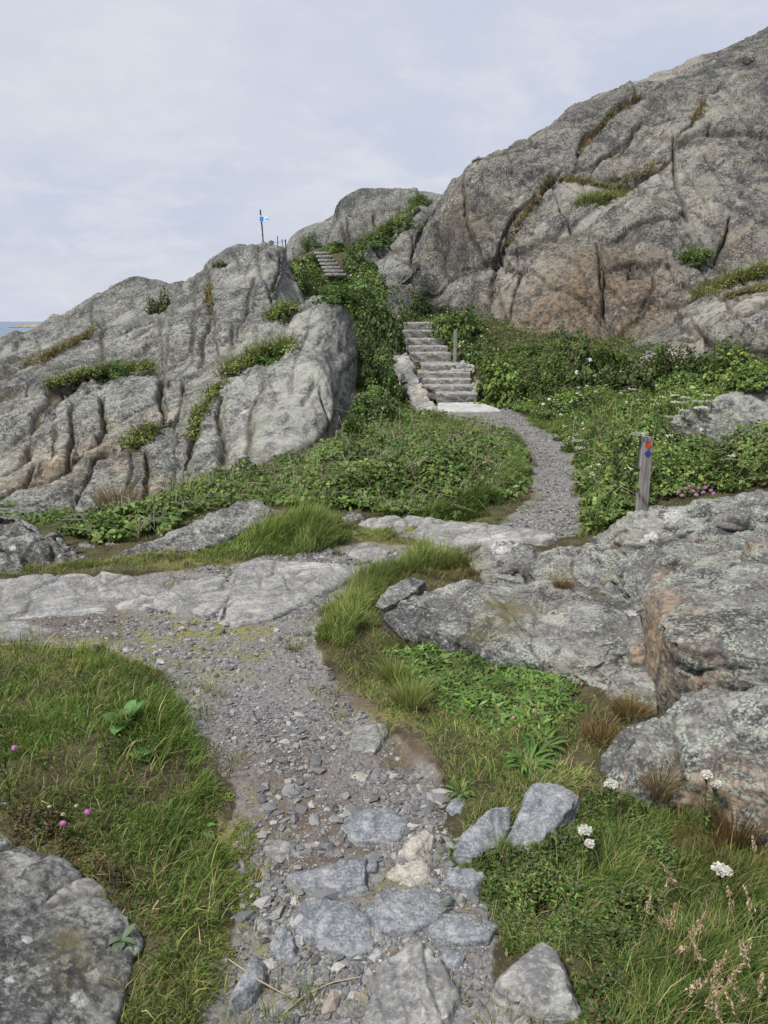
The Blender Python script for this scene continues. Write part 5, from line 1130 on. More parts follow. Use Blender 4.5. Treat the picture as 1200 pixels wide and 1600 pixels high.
herb_litter = [(488,1005),(540,1085),(590,1135),(675,1215),(700,1300),(740,1300),(720,1230),(650,1150),(610,1100),(560,1040),(520,1000)]
grass('dead straw litter on the bare earth along the right edge of the path', herb_litter, 4000, .03, (0, 0), .1, .0022, pal=(GE, (.16,.11,.07), (.10,.07,.045), GD), w=(2, 3, 3, 2), bend=.92, seed=37)
RBK = [(868,676),(920,662),(1000,650),(1080,655),(1200,670),(1320,690),(1320,770),(1200,764),(1130,772),(1060,780),(1000,790),(945,822),(915,835),(918,800),(912,750),(895,705)]
grass('grass stalks growing through the weeds of the right bank', RBK, 6000, .46, (-.2, -.2), .1, .006, w=(2, 4, 4, 2, 1.5), bend=.45, seed=38, near=.3, edge=.2)
grass('grass stalks growing through the bramble bank', [(180,850),(260,800),(330,782),(420,752),(500,722),(560,690),(640,675),(760,680),(812,712),(800,760),(740,800),(660,812),(545,800),(420,785),(330,800)], 5000, .50, (.2, -.2), .1, .006, w=(2, 4, 4, 3, 2.5), bend=.5, seed=39, near=.3, edge=.3)
grass('light open grass beside the side trail', [(850,650),(870,625),(940,618),(1030,628),(1060,645),(1000,652),(900,655),(930,690),(900,705),(875,680)], 12000, .2, (0, -.1), .1, .007, w=(1, 4, 5, 3, .5), bend=.5, seed=40, near=.2)
# separate tufts people would notice
def tuft(u, v, n, h, label, pal, w, spread=.07, bend=.4, wd=.0028):
    p = cast(u, v)[0]; a = rng.random(n) * 6.28; r = spread * np.sqrt(rng.random(n))
    D = np.stack([np.cos(a), np.sin(a)], 1); m = MB(); c = cols(n, *pal, w=w)
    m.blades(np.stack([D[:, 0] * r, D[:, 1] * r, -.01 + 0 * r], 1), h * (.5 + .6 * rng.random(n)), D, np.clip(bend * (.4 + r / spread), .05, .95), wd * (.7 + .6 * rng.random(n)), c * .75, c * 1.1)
    link('grass_tuft', m.mesh('grass_tuft', M['grass']), None, label, 'grass tuft', None, 'thing', tuple(p))
tuft(640, 1105, 700, .14, 'yellow-green grass tuft standing alone beside the path below the broad lichen slab', (GC, GD, GB, GE), (3, 3, 2, 1), .06)
tuft(615, 1065, 450, .12, 'smaller yellow-green grass tuft just behind the lone one', (GC, GD, GB, (.16,.10,.04)), (3, 3, 2, 1), .06)
tuft(1030, 1240, 260, .13, 'brown dry grass tuft hanging in the cleft of the two-lobed boulder', (GE, (.20,.14,.07), (.12,.09,.05)), (2, 3, 2), .035, .55, .002)
BRN = ((.20,.125,.05), (.28,.19,.09), (.14,.085,.04), OL)
tuft(985, 1118, 420, .10, 'rusty dry grass tuft at the foot of the grey wedge-shaped rock', BRN, (3, 3, 2, 1), .06, .5, .0022)
tuft(940, 1155, 420, .09, 'rusty dry grass tuft left of the two-lobed boulder', BRN, (3, 3, 2, 1), .06, .55, .0022)
tuft(880, 915, 260, .07, 'brown dry grass tuft in the gap above the broad lichen slab', BRN, (3, 2, 2, 1), .05, .5, .0025)
tuft(745, 895, 260, .06, 'straw-brown grass tuft between the dark boulder and the broad lichen slab', BRN, (2, 4, 1, 1), .06, .6, .0025)
tuft(1150, 1300, 420, .16, 'long rusty grass tuft in front of the right lobe of the big boulder', BRN, (3, 3, 2, 1), .07, .45, .0022)
tuft(160, 1020, 150, .07, 'dark spiky little tuft at the top of the left meadow', ((.06,.045,.03), OL), (2, 1), .025)
tuft(185, 790, 300, .35, 'dry brown grass tuft at the foot of the left cliff', ((.20,.13,.06), GE, OL), (3, 2, 1), .25, .5, .006)

# strips of heath and grass rooted in the clefts and ledges of the cliffs
def cleft_strip(px, n, wpx, h, label, pal, w, leafy=.5):
    q = np.array(px, float); sl = np.concatenate([[0], np.cumsum(np.linalg.norm(np.diff(q, axis=0), axis=1))]); m = MB(); c0 = None
    for _ in range(n):
        t = rng.random() * sl[-1]; u = np.interp(t, sl, q[:, 0]) + rng.normal() * wpx; v_ = np.interp(t, sl, q[:, 1]) + rng.normal() * wpx * .5
        g = cast(u, v_)
        if g is None or g[2].name.split('.')[0] not in ('left_hill', 'right_hill', 'middle_hill'): continue
        p = g[0]; c0 = p if c0 is None else c0; o = p - c0; s_ = h * (.6 + .8 * rng.random()); r = s_ * .7
        if rng.random() < leafy:
            k = 26; d = unit(k); d[:, 2] = np.abs(d[:, 2]); nn = d * .6 + [0, -.1, .6] + unit(k) * .4; nn /= np.linalg.norm(nn, axis=1, keepdims=True)
            m.leaves(o + d * s_ * (.5 + .5 * rng.random((k, 1))), nn, unit(k), .055, .6, cols(k, *pal, w=w) * (.75 + .5 * rng.random()))
        else:
            k = 16; a = rng.random(k) * 6.28; D = np.stack([np.cos(a), np.sin(a)], 1); c = cols(k, *pal, w=w) * (.8 + .5 * rng.random())
            m.blades(o + np.concatenate([D * r * rng.random((k, 1)), np.full((k, 1), -.02)], 1), s_ * 1.5 * (.6 + .6 * rng.random(k)), D, np.clip(.5 + .2 * rng.normal(size=k), .1, .95), np.full(k, .012), c * .75, c * 1.1)
    if c0 is not None and m.n: link('heath_strip', m.mesh('heath_strip', M['grass']), None, label, 'heath', None, None, tuple(c0))
HG = (MD, LT, OL, GC, GD, (.20,.14,.06)); HB = ((.16,.10,.05), (.24,.17,.08), OL, DK, GD)
cleft_strip([(352,588),(385,570),(420,556),(452,546)], 150, 4, .20, 'long green heath strip on the ledge above the pale slab', HG, (3, 3, 2, 3, 2, 2))
cleft_strip([(300,690),(312,650),(330,622),(350,600)], 60, 2, .13, 'narrow grassy strip running down the cleft left of the pale slab', HG, (3, 2, 2, 2, 2, 2))
cleft_strip([(70,606),(110,596),(150,585),(195,578),(245,578)], 130, 4, .16, 'green and brown heath strip on the long ledge of the left cliff', HG, (3, 2, 3, 2, 2, 2))
cleft_strip([(40,575),(80,555),(120,535),(152,512)], 80, 3, .14, 'brown heath strip in the upper left cleft of the left cliff', HB, (2, 2, 2, 1, 2), .4)
cleft_strip([(327,480),(328,450)], 40, 2, .12, 'brown grass in the main upright joint of the left cliff', HB, (2, 3, 2, 1, 2), .3)
cleft_strip([(418,500),(440,492),(462,482)], 60, 4, .2, 'bushy green strip above the top of the pale slab', HG, (4, 3, 2, 1, 1, 1), .8)
cleft_strip([(200,700),(225,685),(240,672)], 50, 5, .16, 'heath tuft strip at the head of the narrow rock pillars', HG, (3, 2, 3, 2, 2, 2))
cleft_strip([(905,320),(935,312),(970,306)], 80, 3, .2, 'grassy cushion strip on a ledge high on the right cliff', HG, (2, 2, 2, 4, 3, 2), .3)
cleft_strip([(860,275),(905,285),(960,295),(1010,270),(1030,255)], 90, 3, .14, 'dry heath line below the pink patch of the right cliff', HB, (2, 2, 3, 1, 2), .5)
cleft_strip([(792,385),(815,340),(842,308),(860,275)], 60, 2, .12, 'thin brown heath line in the long diagonal cleft of the right cliff', HB, (3, 3, 2, 1, 2), .4)
cleft_strip([(905,240),(930,205),(965,175),(1000,152)], 60, 3, .13, 'rust-brown grass line near the skyline of the right cliff', HB, (4, 3, 1, 0, 1), .2)
cleft_strip([(1085,470),(1110,455),(1150,440),(1200,425)], 130, 5, .22, 'brown-green grass band above the stepped ledges of the right cliff', HG, (2, 2, 3, 3, 3, 3), .4)
cleft_strip([(1135,465),(1165,458),(1200,452)], 50, 3, .12, 'second thin grass band on the stepped ledges at the right edge', HB, (3, 2, 2, 1, 2), .3)
cleft_strip([(1085,190),(1100,160)], 40, 3, .12, 'sparse dry grass in the upper right cleft of the right cliff', HB, (3, 3, 2, 0, 2), .2)
cleft_strip([(1065,405),(1090,402),(1110,400)], 50, 3, .2, 'small leafy green strip on the right cliff above the ledges', HG, (4, 3, 2, 1, 0, 0), .8)
cleft_strip([(565,380),(600,362),(640,335),(660,310)], 140, 4, .28, 'green scrub line climbing the cleft of the middle rock dome', HG, (4, 3, 2, 2, 2, 1), .7)
cleft_strip([(850,535),(900,538),(960,545)], 70, 6, .2, 'dry grass fringe along the foot of the ochre stained cliff', HG, (2, 2, 2, 3, 3, 3), .3)

# ---------------------------------------------------------------- herbs
def herb_mat(label, px, n, leaf, pal, w, h, name='herbs', near=1.0, seed=1, slim=.45):
    x, y, ed = region(px, n, near); q2 = np.stack([x, y, 0 * x], 1)
    hh = h * np.clip(.6 + .8 * fbm(q2 * 5, 3, seed=seed), .1, 1.5) * sstep(-.01, .08, ed)
    z = gz(x, y) + hh * (1 - np.abs(rng.normal(size=n)) * .35) + .004
    nn = unit(n) * .8 + [0, -.1, 1]; nn /= np.linalg.norm(nn, axis=1, keepdims=True)
    m = MB(); m.leaves(np.stack([x, y, z], 1), nn, unit(n) + [0, 0, .5], leaf * np.exp(.3 * rng.normal(size=n)), slim, cols(n, *pal, w=w) * (1 + .5 * fbm(q2 * 4, 3, seed=seed + 2)[:, None]))
    return link(name, m.mesh(name, M['leaf']), None, label, 'herbs', None, 'stuff')
herb_mat('dense mat of tiny-leaved herbs right of the triangular stone', [(705,1335),(790,1312),(870,1270),(935,1235),(1040,1262),(1100,1330),(1050,1430),(980,1500),(900,1500),(850,1440),(790,1480),(770,1420)], 42000, .013, (DK, MD, LT, OL, (.17,.17,.07)), (3, 4, 3, 5, 2), .07, seed=41)
herb_mat('dark low herbs in the bottom right corner', [(900,1520),(1000,1480),(1100,1400),(1330,1380),(1330,1660),(840,1660),(890,1570)], 18000, .014, (DK, MD, OL, (.10,.07,.035)), (4, 4, 3, 2), .05, seed=42)
herb_mat('narrow-leaved plantain patch on the strip below the broad lichen slab', [(600,1010),(700,1000),(800,1030),(890,1060),(900,1120),(850,1170),(760,1140),(690,1100),(640,1060)], 7500, .042, (MD, LT, (.10,.19,.04), OL), (3, 5, 3, 2), .045, seed=43, slim=.22)
herb_mat('brown heathery fringe along the lower edge of the broad lichen slab', [(600,985),(700,985),(800,1010),(900,1045),(920,1080),(860,1060),(780,1030),(690,1005),(620,1010)], 6000, .012, ((.06,.035,.025), (.10,.06,.04), OL), (3, 2, 2), .05, seed=44)
herb_mat('reddish low herbs on the turf above the bottom left boulder', [(-60,1280),(30,1265),(120,1290),(180,1340),(230,1400),(215,1430),(150,1380),(60,1335),(0,1300)], 9000, .012, ((.09,.05,.03), OL, MD, (.14,.09,.04)), (3, 3, 2, 2), .05, seed=45)
herb_mat('yellow-green moss specks at the left edge of the path', [(345,1225),(372,1330),(384,1390),(366,1480),(385,1500),(408,1400),(392,1300),(365,1230)], 3500, .008, (YL, (.20,.20,.05), LT), (2, 2, 1), .012, seed=46)

def rosette(u, v, n, L, W, label, col, rise=.7, name='plantain', cat='plant', arch=.8):
    p = cast(u, v)[0]; m = MB()
    for i in range(n):
        a = i * 2.39996 + rng.random() * .4; l = L * (.55 + .5 * rng.random())
        rr = L * .3 * math.sqrt(rng.random()) * min(1, n / 20); a2 = a + rng.normal() * .7
        m.strap((rr * math.cos(a), rr * math.sin(a), 0), (math.cos(a2), math.sin(a2)), l * .85, W * (.6 + .5 * rng.random()), arch * (.4 + .9 * rng.random()), np.array(col) * (.6 + .8 * rng.random()), rise=rise * (.6 + 1.0 * rng.random()))
    link(name, m.mesh(name, M['leaf']), None, label, cat, None, None, tuple(p))
rosette(825, 1195, 70, .13, .016, 'large rosette of long strap leaves above the two-toned grey stone', (.085,.165,.035))
rosette(850, 1165, 36, .11, .014, 'second rosette of strap leaves just behind the large one', (.10,.18,.04))
rosette(770, 1075, 18, .10, .014, 'small bright rosette on the strip below the broad lichen slab', (.09,.18,.04))
rosette(720, 1240, 16, .08, .014, 'pale little rosette at the path edge left of the smooth blue-grey stone', (.11,.18,.05))
rosette(700, 1100, 14, .08, .012, 'small rosette close to the lone yellow-green grass tuft', (.085,.17,.04))
rosette(195, 1135, 8, .12, .06, 'broad-leaved dock plant in the long grass of the left meadow', (.10,.20,.06), .9, 'dock_plant', arch=.6)
rosette(215, 1185, 6, .09, .04, 'low dock seedling below the broad-leaved dock plant', (.09,.19,.055), .6, 'dock_plant')
rosette(310, 1300, 6, .09, .035, 'broad leaves poking out of the grass beside the path', (.11,.21,.055), .6, 'dock_plant')
rosette(190, 1470, 7, .06, .022, 'grey-green small rosette on the dry grass beside the bottom left boulder', (.10,.15,.08), .5)
rosette(985, 860, 5, .05, .03, 'scrap of greenery in the crack of the pale ridge', (.08,.13,.03), .5) if False else None

# ---------------------------------------------------------------- flowers
def stalk_base(u, v, dy=.0):
    return cast(u, v)[0]
def thrift(u, v, h, label, col=(.55,.22,.50), r=.0105, group=None):
    "u,v is the flower head; h its height over the ground"
    a, b, c = ray(u, v); g = None
    for Y in np.linspace(1.2, 12, 900):
        x_, y_, z_ = a * Y / b, Y, CAMZ + c * Y / b
        if z_ <= gz(x_, y_) + h: g = (float(x_), float(y_), float(gz(x_, y_))); break
    e = empty('thrift_flower', g, label, 'flower', group); hh = h
    m = MB(); m.tube([(.01, 0, -.01), (.004, .002, hh * .5), (0, 0, hh)], .0011, (.10,.13,.04), 4); link('stalk', m.mesh('stalk', M['twig']), e)
    n = 160; d = unit(n); d[:, 2] = np.abs(d[:, 2]) * .9 - .15
    m = MB(); m.leaves(d * r * (.75 + .3 * rng.random((n, 1))) + [0, 0, hh], d, unit(n), r * .55, .8, cols(n, col, tuple(min(1, q * 1.35) for q in col), j=.15)); link('head', m.mesh('head', M['petal']), e)
thrift(23, 1172, .16, 'pink thrift flower at the left edge, highest of the pink flowers in the meadow')
thrift(137, 1269, .08, 'pink thrift flower on the reddish turf, right one of the close pair')
thrift(99, 1290, .07, 'pink thrift flower on the reddish turf, left one of the close pair')
thrift(120, 1262, .08, 'faded cream thrift head just left of the right pink flower', (.50,.42,.30), .007)
thrift(99, 1277, .08, 'faded cream thrift head right above the left pink flower', (.50,.42,.26), .007)
thrift(78, 1263, .07, 'faded white thrift head near the small half-sunk rock', (.55,.50,.42), .006)
for k, (u, v) in enumerate(((805,1105),(780,1140),(812,1135),(835,1110),(880,1118),(802,1122))):
    thrift(u, v, .07, 'pale brown seed head standing over the narrow-leaved plantain patch', (.42,.33,.22), .0075, 'seed heads over the plantain patch')
for k, (u, v) in enumerate(((1060,770),(1072,764),(1083,768),(1092,763),(1099,770),(1111,767),(1115,772),(1066,775),(1088,774),(1078,760),(1103,762))):
    thrift(u, v, .40, 'pink flower in the little group behind the pale ridge, right of the marked post', (.40,.19,.33), .016, 'pink flowers behind the ridge')

def yarrow(u, v, h, rad, label, lean=(0, 0)):
    a, b, c = ray(u, v); g = None
    for Y in np.linspace(1.2, 5, 900):
        x_, y_, z_ = a * Y / b, Y, CAMZ + c * Y / b
        if z_ <= gz(x_, y_) + h: g = np.array((float(x_), float(y_), float(gz(x_, y_)))); break
    e = empty('yarrow', tuple(g), label, 'flower')
    b0 = np.array([lean[0], lean[1], 0.]); t = np.array([0, 0, h])
    m = MB(); m.tube([b0, b0 * .4 + t * .55, t - [0, 0, .02]], .0017, (.07,.085,.035), 5)
    for i in range(14):
        q = rng.normal(size=3) * [rad * .5, rad * .5, 0]; m.tube([t - [0, 0, .03], t + q - [0, 0, .004]], .0008, (.09,.11,.05), 3)
    nl = 46; f = rng.random(nl); pl = b0[None] * (1 - f[:, None]) + t[None] * f[:, None] * .85
    m.leaves(pl + unit(nl) * .012, unit(nl), unit(nl), .022, .3, cols(nl, MD, LT, OL)); link('stem', m.mesh('stem', M['leaf']), e)
    m = MB(); n = 130; r_ = rad * np.sqrt(rng.random(n)); an = rng.random(n) * 6.28
    kx = np.round(np.cos(an) * r_ / (rad * .33)) * rad * .33; ky = np.round(np.sin(an) * r_ / (rad * .33)) * rad * .33
    P0 = np.stack([np.cos(an) * r_ * .75 + kx * .3, np.sin(an) * r_ * .75 + ky * .3, h + .007 * np.cos(r_ / rad * 1.4) + .003 * rng.normal(size=n)], 1)
    nn = unit(n) * .45 + [0, -.25, 1]; nn /= np.linalg.norm(nn, axis=1, keepdims=True)
    m.leaves(P0, nn, unit(n), .0085, .95, cols(n, (.60,.585,.53), (.48,.465,.40), j=.1)); link('flower_head', m.mesh('flower_head', M['petal']), e)
yarrow(955, 1227, .17, .021, 'white yarrow flower highest up against the left lobe of the boulder')
yarrow(1105, 1212, .24, .016, 'tall white yarrow flower, upper of the pair before the right lobe', (.01, 0))
yarrow(1118, 1226, .22, .016, 'tall white yarrow flower, lower of the pair before the right lobe', (-.01, 0))
yarrow(914, 1300, .16, .018, 'white yarrow flower standing over the middle of the tiny-leaved herb mat')
yarrow(921, 1320, .14, .012, 'smallest white yarrow flower, just below the one over the herb mat')
yarrow(1128, 1360, .17, .024, 'largest white yarrow flower, over the dark grass at the lower right')

# white umbels of the right bank
def umbel_data(seed):
    m = MB(); m.tube([(0.02, 0, 0), (.0, .01, .3), (0, 0, .55)], .005, (.07,.11,.03), 4)
    n = 90; an = rng.random(n) * 6.28; r_ = .065 * np.sqrt(rng.random(n))
    nn = unit(n) * .35 + [0, -.3, 1]; nn /= np.linalg.norm(nn, axis=1, keepdims=True)
    m.leaves(np.stack([np.cos(an) * r_, np.sin(an) * r_, .55 + .02 * rng.random(n)], 1), nn, unit(n), .022, .9, cols(n, (.62,.64,.52), (.5,.54,.40), j=.1))
    k = 24; f = rng.random(k); m.leaves(np.stack([rng.normal(size=k) * .05, rng.normal(size=k) * .05, .1 + f * .32], 1), unit(k), unit(k), .06, .5, cols(k, MD, LT))
    return m.mesh('umbel_flower', M['leaf'])
UM = [umbel_data(k) for k in range(3)]
spots = [(955,655),(968,648),(985,652),(1000,645),(1015,650),(1030,640),(1042,648),(1050,636),(1062,642),(1075,634),(1085,640),(1040,665),(1070,655),(1090,650),(920,662),(935,668),(900,690),(912,700),(905,712),(925,705),(940,700),(896,700),(1018,632),(1000,632),(1058,625),(1100,630),(1110,640),(980,690),(1000,700),(1030,690),(1140,720),(1100,715),(965,762),(958,770)]
lab_u = 'flat white umbel flower among the leaves of the right bank'
for i, (u, v) in enumerate(spots):
    h = cast(u, v + 6); p = h[0] if h else None
    if p is None: continue
    gzz = float(gz(p[0], p[1])); o = link('umbel_flower', UM[i % 3], None, lab_u, 'flower', 'white umbels of the right bank', None, (p[0] + .02 * rng.normal(), p[1], gzz + max(0, p[2] - gzz) - .42))
    o.rotation_euler = (0, 0, rng.random() * 6.28); s_ = .85 + .4 * rng.random(); o.scale = (s_, s_, 1)

# seed grasses of the lower right corner
def seed_grass(u, v, h, label, k):
    a, b, c = ray(u, v); g = None
    for Y in np.linspace(1.1, 4, 700):
        x_, y_, z_ = a * Y / b, Y, CAMZ + c * Y / b
        if z_ <= gz(x_, y_) + h: g = (float(x_), float(y_), float(gz(x_, y_))); break
    e = empty('seed_grass', g, label, 'seed grass', 'seed grasses of the lower right corner'); ln = np.array([rng.normal() * .05, rng.normal() * .04, 0])
    m = MB(); m.tube([-ln * .7, ln * .1 + [0, 0, h * .6], ln * .5 + [0, 0, h * 1.02]], .0009, (.30,.24,.13), 3); link('stalk', m.mesh('stalk', M['twig']), e)
    n = 46; f = rng.random(n); c0 = ln * .12 + [0, 0, h * .68]; c1 = ln * .6 + [0, 0, h * 1.06]
    Pp = c0[None] * (1 - f[:, None]) + c1[None] * f[:, None] + rng.normal(size=(n, 3)) * .0045 * (1.2 - f[:, None])
    m = MB(); m.leaves(Pp, unit(n), np.tile(c1 - c0, (n, 1)) + unit(n) * .02, .011, .35, cols(n, (.50,.38,.24), (.38,.28,.17), (.58,.47,.33), j=.12)); link('plume', m.mesh('plume', M['petal']), e)
for k, (u, v) in enumerate(((1050,1420),(1062,1435),(1055,1455),(1085,1430),(1105,1435),(1110,1480),(1120,1490),(1115,1520),(1090,1510),(1075,1520),(1100,1540),(1140,1495),(1165,1470),(1180,1480),(1190,1530),(1175,1540),(1150,1400),(1185,1405),(1040,1365),(1070,1360),(1010,1400),(1185,1310),(1130,1550),(1160,1560),(975,1215))):
    seed_grass(u, v, .12 + .08 * rng.random(), 'tan feathery seed grass over the dark herbs in the lower right corner' if k < 24 else 'single brown seed grass beside the highest white yarrow flower', k)

# a few loose dry straws on the path
def straw(px, label):
    pts = []
    for i, (u, v) in enumerate(px):
        p = cast(u, v)[0]; pts.append(p + [0, 0, .006])
    m = MB(); c = np.array(pts[0]); m.tube(np.array(pts) - c, .0016, (.42,.33,.20), 4); link('dry_straw', m.mesh('dry_straw', M['twig']), None, label, 'dry stalk', None, None, tuple(c))
straw([(440,1590),(480,1555),(520,1538),(560,1530)], 'dry bent straw lying across the gravel left of the biggest path stone')
straw([(355,1500),(405,1535),(450,1560)], 'thin dry straw between the dark leaning stone and the gravel')
straw([(790,1445),(830,1432),(862,1425)], 'dry straw pointing right above the triangular stone')

# ================================================================== gravel
def gravel(label, px, n, r0, sg, seed, near=1.6, sink=.35, name='gravel', clear=True):
    global STONE_W
    STONE_W = [np.array([gp(u_, v_)[:2] for u_, v_ in s_[0]]) for s_ in PS]
    x, y, ed = region(px, n, near); dens = fbm(np.stack([x * 2.4, y * 2.4, 0 * x], 1), 3, seed=seed); k = (dens + .22 * rng.normal(size=n) > -.05) & (ed > .0)
    x, y = x[k], y[k]
    if clear:
        keep = np.ones(len(x), bool)
        for W in STONE_W: keep &= (poly_sdf(x, y, W) > -.004 + .012 * rng.normal(size=len(x)))
        x, y = x[keep], y[keep]
    n = len(x)
    bm = bmesh.new(); bmesh.ops.create_icosphere(bm, subdivisions=1, radius=1); bv = np.array([v.co for v in bm.verts]); bf = np.array([[v.index for v in f.verts] for f in bm.faces]); bm.free()
    nv = len(bv)
    r = r0 * np.exp(sg * rng.normal(size=n)); r = np.clip(r, r0 * .4, r0 * 4.2)
    V = bv[None] * (1 + .26 * rng.normal(size=(n, nv, 1))) * np.stack([1 + .25 * rng.normal(size=n), .8 + .15 * rng.normal(size=n), .5 + .14 * rng.normal(size=n)], 1)[:, None, :] * r[:, None, None]
    a = rng.random(n) * 6.28; tx = rng.normal(size=n) * .35; ca, sa, ct, s_ = np.cos(a), np.sin(a), np.cos(tx), np.sin(tx)
    X = V[..., 0]; Yv = V[..., 1] * ct[:, None] - V[..., 2] * s_[:, None]; Z = V[..., 1] * s_[:, None] + V[..., 2] * ct[:, None]
    W = np.stack([X * ca[:, None] - Yv * sa[:, None] + x[:, None], X * sa[:, None] + Yv * ca[:, None] + y[:, None], Z + (gz(x, y) + r * (.5 - sink) * .6)[:, None]], -1)
    c = cols(n, (.14,.139,.14), (.195,.192,.188), (.26,.254,.245), (.33,.318,.30), (.25,.21,.17), (.105,.105,.107), w=(4, 5, 4, 1.2, .7, 3), j=.18, ch=.012)
    F = (np.arange(n)[:, None, None] * nv + bf[None]).reshape(-1, 3)
    m = MB(); m.add(W.reshape(-1, 3), F, np.repeat(c, nv, 0))
    return link(name, m.mesh(name, M['stone'], smooth=False), None, label, 'gravel', None, 'stuff')
def stone_mat():
    t = NT('gravel_stone'); V = t.coord('Object'); n = t.noise(V, 170, 4, .65)
    c = t.mix(t.step(n, .35, .65), t.mix(.35, t.attr('col', 'Color'), (.06,.062,.066)), t.attr('col', 'Color'))
    return t.done(t.principled(c, .85, .25, t.bump(n, .4, .002)))
M['stone'] = stone_mat()
NEARP = [(322,1640),(355,1490),(375,1380),(342,1220),(297,1125),(250,1045),(130,1008),(-60,1003),(-60,985),(100,950),(260,955),(330,960),(450,950),(505,930),(500,970),(490,1012),(545,1085),(600,1135),(680,1210),(705,1300),(760,1350),(780,1450),(805,1640)]
thicket('green undergrowth between the upper steps and the middle rock dome', [(540,432),(536,405),(552,394),(572,392),(588,420),(600,445),(565,440)], 9000, .55, .085, BR, (3, 4, 4, 2), 0, .25, 8, 0, near=0, lumps=.7)
thicket('green scrub at the crest beside the head of the upper steps', [(482,388),(500,372),(540,376),(545,392),(520,398),(500,394)], 4000, .5, .08, (MD, LT, YL, OL), (3, 4, 3, 2), 0, .25, 13, 0, near=0)
gravel('coarse grey crushed stone on the near part of the path', NEARP, 14000, .0060, .5, 51, 1.1)
gravel('fine grey grit between the coarse stones of the path', NEARP, 34000, .0034, .3, 52, 1.4, .2)
gravel('loose fist-sized rubble at the lower edges of the path', [(620,1180),(690,1220),(705,1300),(760,1350),(785,1470),(800,1640),(700,1640),(560,1480),(400,1500),(420,1640),(360,1600),(385,1400),(400,1250),(420,1180),(470,1190),(560,1240)], 620, .016, .3, 53, .6, .45)
gravel('grey gravel of the middle path around the bedrock slabs', [(255,905),(300,890),(400,868),(520,858),(640,850),(740,855),(655,885),(565,905),(510,955),(450,950),(330,960),(260,955),(100,950),(-60,985),(-60,960),(130,950),(230,955)], 15000, .0085, .42, 54, .8)
gravel('pale grey gravel of the narrow track up to the steps', [(740,850),(775,826),(830,775),(838,720),(812,683),(690,652),(790,640),(850,665),(893,705),(914,765),(908,832)], 14000, .0105, .35, 55, .6)
# low rocky skerry out at sea
hull_rock('skerry', [[(-705+dx, 1470+dy, zz) for dx, dy, zz in ((0,0,-11),(8,-6,-9),(22,4,-5.5),(36,8,-2.4),(58,8,-1.9),(76,6,-3.2),(96,0,-6.5),(120,0,-10.5),(60,-14,-10.5),(60,40,-10.5),(0,30,-11))]],
    rock_mat('skerry_rock', .08, (.16,.13,.10), (.33,.28,.23), (.42,.37,.31), bump=.3, bd=.5), 'low brown rocky islet in the sea at the left edge', 'islet', 1.6, 2, 1.0, seed=301, freq=.03)
# ================================================================== light, sky, camera
w = bpy.data.worlds.new('World'); bpy.context.scene.world = w; w.use_nodes = True
nt = w.node_tree; nt.nodes.clear()
SUN_EL, SUN_AZ = math.radians(56), math.radians(-125)      # from behind, left of the viewer (azimuth from +Y, clockwise)
sk = nt.nodes.new('ShaderNodeTexSky'); sk.sky_type = 'NISHITA'; sk.sun_disc = False; sk.sun_elevation = SUN_EL; sk.sun_rotation = SUN_AZ
sk.air_density = 1.0; sk.dust_density = 2.0
tc = nt.nodes.new('ShaderNodeTexCoord'); sep = nt.nodes.new('ShaderNodeSeparateXYZ'); nt.links.new(tc.outputs['Generated'], sep.inputs[0])
def wm(op, a, b):
    m = nt.nodes.new('ShaderNodeMath'); m.operation = op
    for s_, v in ((m.inputs[0], a), (m.inputs[1], b)):
        if isinstance(v, bpy.types.NodeSocket): nt.links.new(v, s_)
        else: s_.default_value = v
    return m.outputs[0]
zz = wm('ADD', wm('MAXIMUM', sep.outputs[2], 0.0), .30)
cb = nt.nodes.new('ShaderNodeCombineXYZ'); nt.links.new(wm('DIVIDE', sep.outputs[0], zz), cb.inputs[0]); nt.links.new(wm('DIVIDE', sep.outputs[1], zz), cb.inputs[1])
def wnoise(scale, det, rough, loc, dist=.3):
    mp = nt.nodes.new('ShaderNodeMapping'); nt.links.new(cb.outputs[0], mp.inputs[0]); mp.inputs['Location'].default_value = loc; mp.inputs['Scale'].default_value = (1, 1.1, 1)
    n = nt.nodes.new('ShaderNodeTexNoise'); nt.links.new(mp.outputs[0], n.inputs['Vector']); n.inputs['Scale'].default_value = scale; n.inputs['Detail'].default_value = det
    n.inputs['Roughness'].default_value = rough; n.inputs['Distortion'].default_value = dist; return n.outputs['Fac']
def wstep(x, a, b, lo=0., hi=1.):
    m = nt.nodes.new('ShaderNodeMapRange'); m.interpolation_type = 'SMOOTHSTEP'; nt.links.new(x, m.inputs[0])
    for i, v in zip((1, 2, 3, 4), (a, b, lo, hi)): m.inputs[i].default_value = v
    return m.outputs[0]
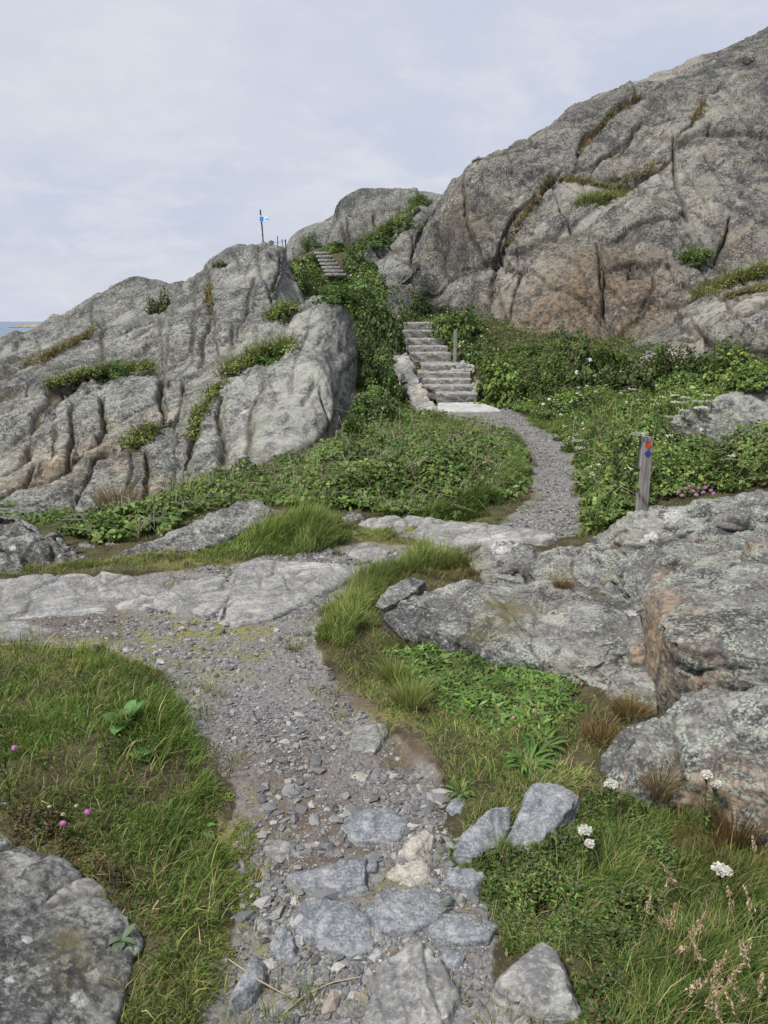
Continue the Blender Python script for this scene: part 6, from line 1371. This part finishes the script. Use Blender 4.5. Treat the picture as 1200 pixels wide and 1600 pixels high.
def wmix(f, a, b):
    m = nt.nodes.new('ShaderNodeMix'); m.data_type = 'RGBA'
    if isinstance(f, bpy.types.NodeSocket): nt.links.new(f, m.inputs[0])
    else: m.inputs[0].default_value = f
    for s_, v in ((m.inputs[6], a), (m.inputs[7], b)):
        if isinstance(v, bpy.types.NodeSocket): nt.links.new(v, s_)
        else: s_.default_value = (*v, 1)
    return m.outputs[2]
cloud = wmix(wstep(wnoise(1.3, 8, .52, (3.1, 1.7, 0)), .34, .68), (4.85, 5.25, 6.4), (5.6, 5.87, 6.6))
cloud = wmix(wstep(wnoise(4.5, 8, .65, (8.1, 2.7, 1), .2), .42, .70, 0, .55), cloud, (6.4, 6.55, 7.0))
mask = wstep(wnoise(.8, 7, .6, (1.2, 5.4, 2)), .30, .62, .95, 1.0)
skm = wmix(mask, sk.outputs[0], cloud)
bg = nt.nodes.new('ShaderNodeBackground'); nt.links.new(skm, bg.inputs[0]); bg.inputs[1].default_value = .1
nt.links.new(bg.outputs[0], nt.nodes.new('ShaderNodeOutputWorld').inputs[0])

sd = bpy.data.lights.new('sun', 'SUN'); sd.energy = 4.2; sd.angle = math.radians(10); sd.color = (1, .965, .91)
so = bpy.data.objects.new('sun', sd); C.objects.link(so)
dirv = Vector((math.sin(SUN_AZ) * math.cos(SUN_EL), math.cos(SUN_AZ) * math.cos(SUN_EL), math.sin(SUN_EL)))
so.rotation_euler = dirv.to_track_quat('Z', 'Y').to_euler(); so.location = (-5, -5, 20)

cd = bpy.data.cameras.new('camera'); cam = bpy.data.objects.new('camera', cd); C.objects.link(cam)
cam.location = (0, 0, CAMZ); cam.rotation_euler = (math.pi / 2 - PITCH, 0, 0)
cd.sensor_fit = 'VERTICAL'; cd.sensor_height = 36; cd.lens = 36 * FPX / 1600; cd.clip_start = .05; cd.clip_end = 60000
sc = bpy.context.scene; sc.camera = cam
sc.view_settings.view_transform = 'Standard'; sc.view_settings.look = 'None'; sc.view_settings.exposure = 0.25; sc.view_settings.gamma = 1
sc.render.resolution_x = 768; sc.render.resolution_y = 1024
sc.cycles.max_bounces = 6; sc.cycles.diffuse_bounces = 3; sc.cycles.transmission_bounces = 3
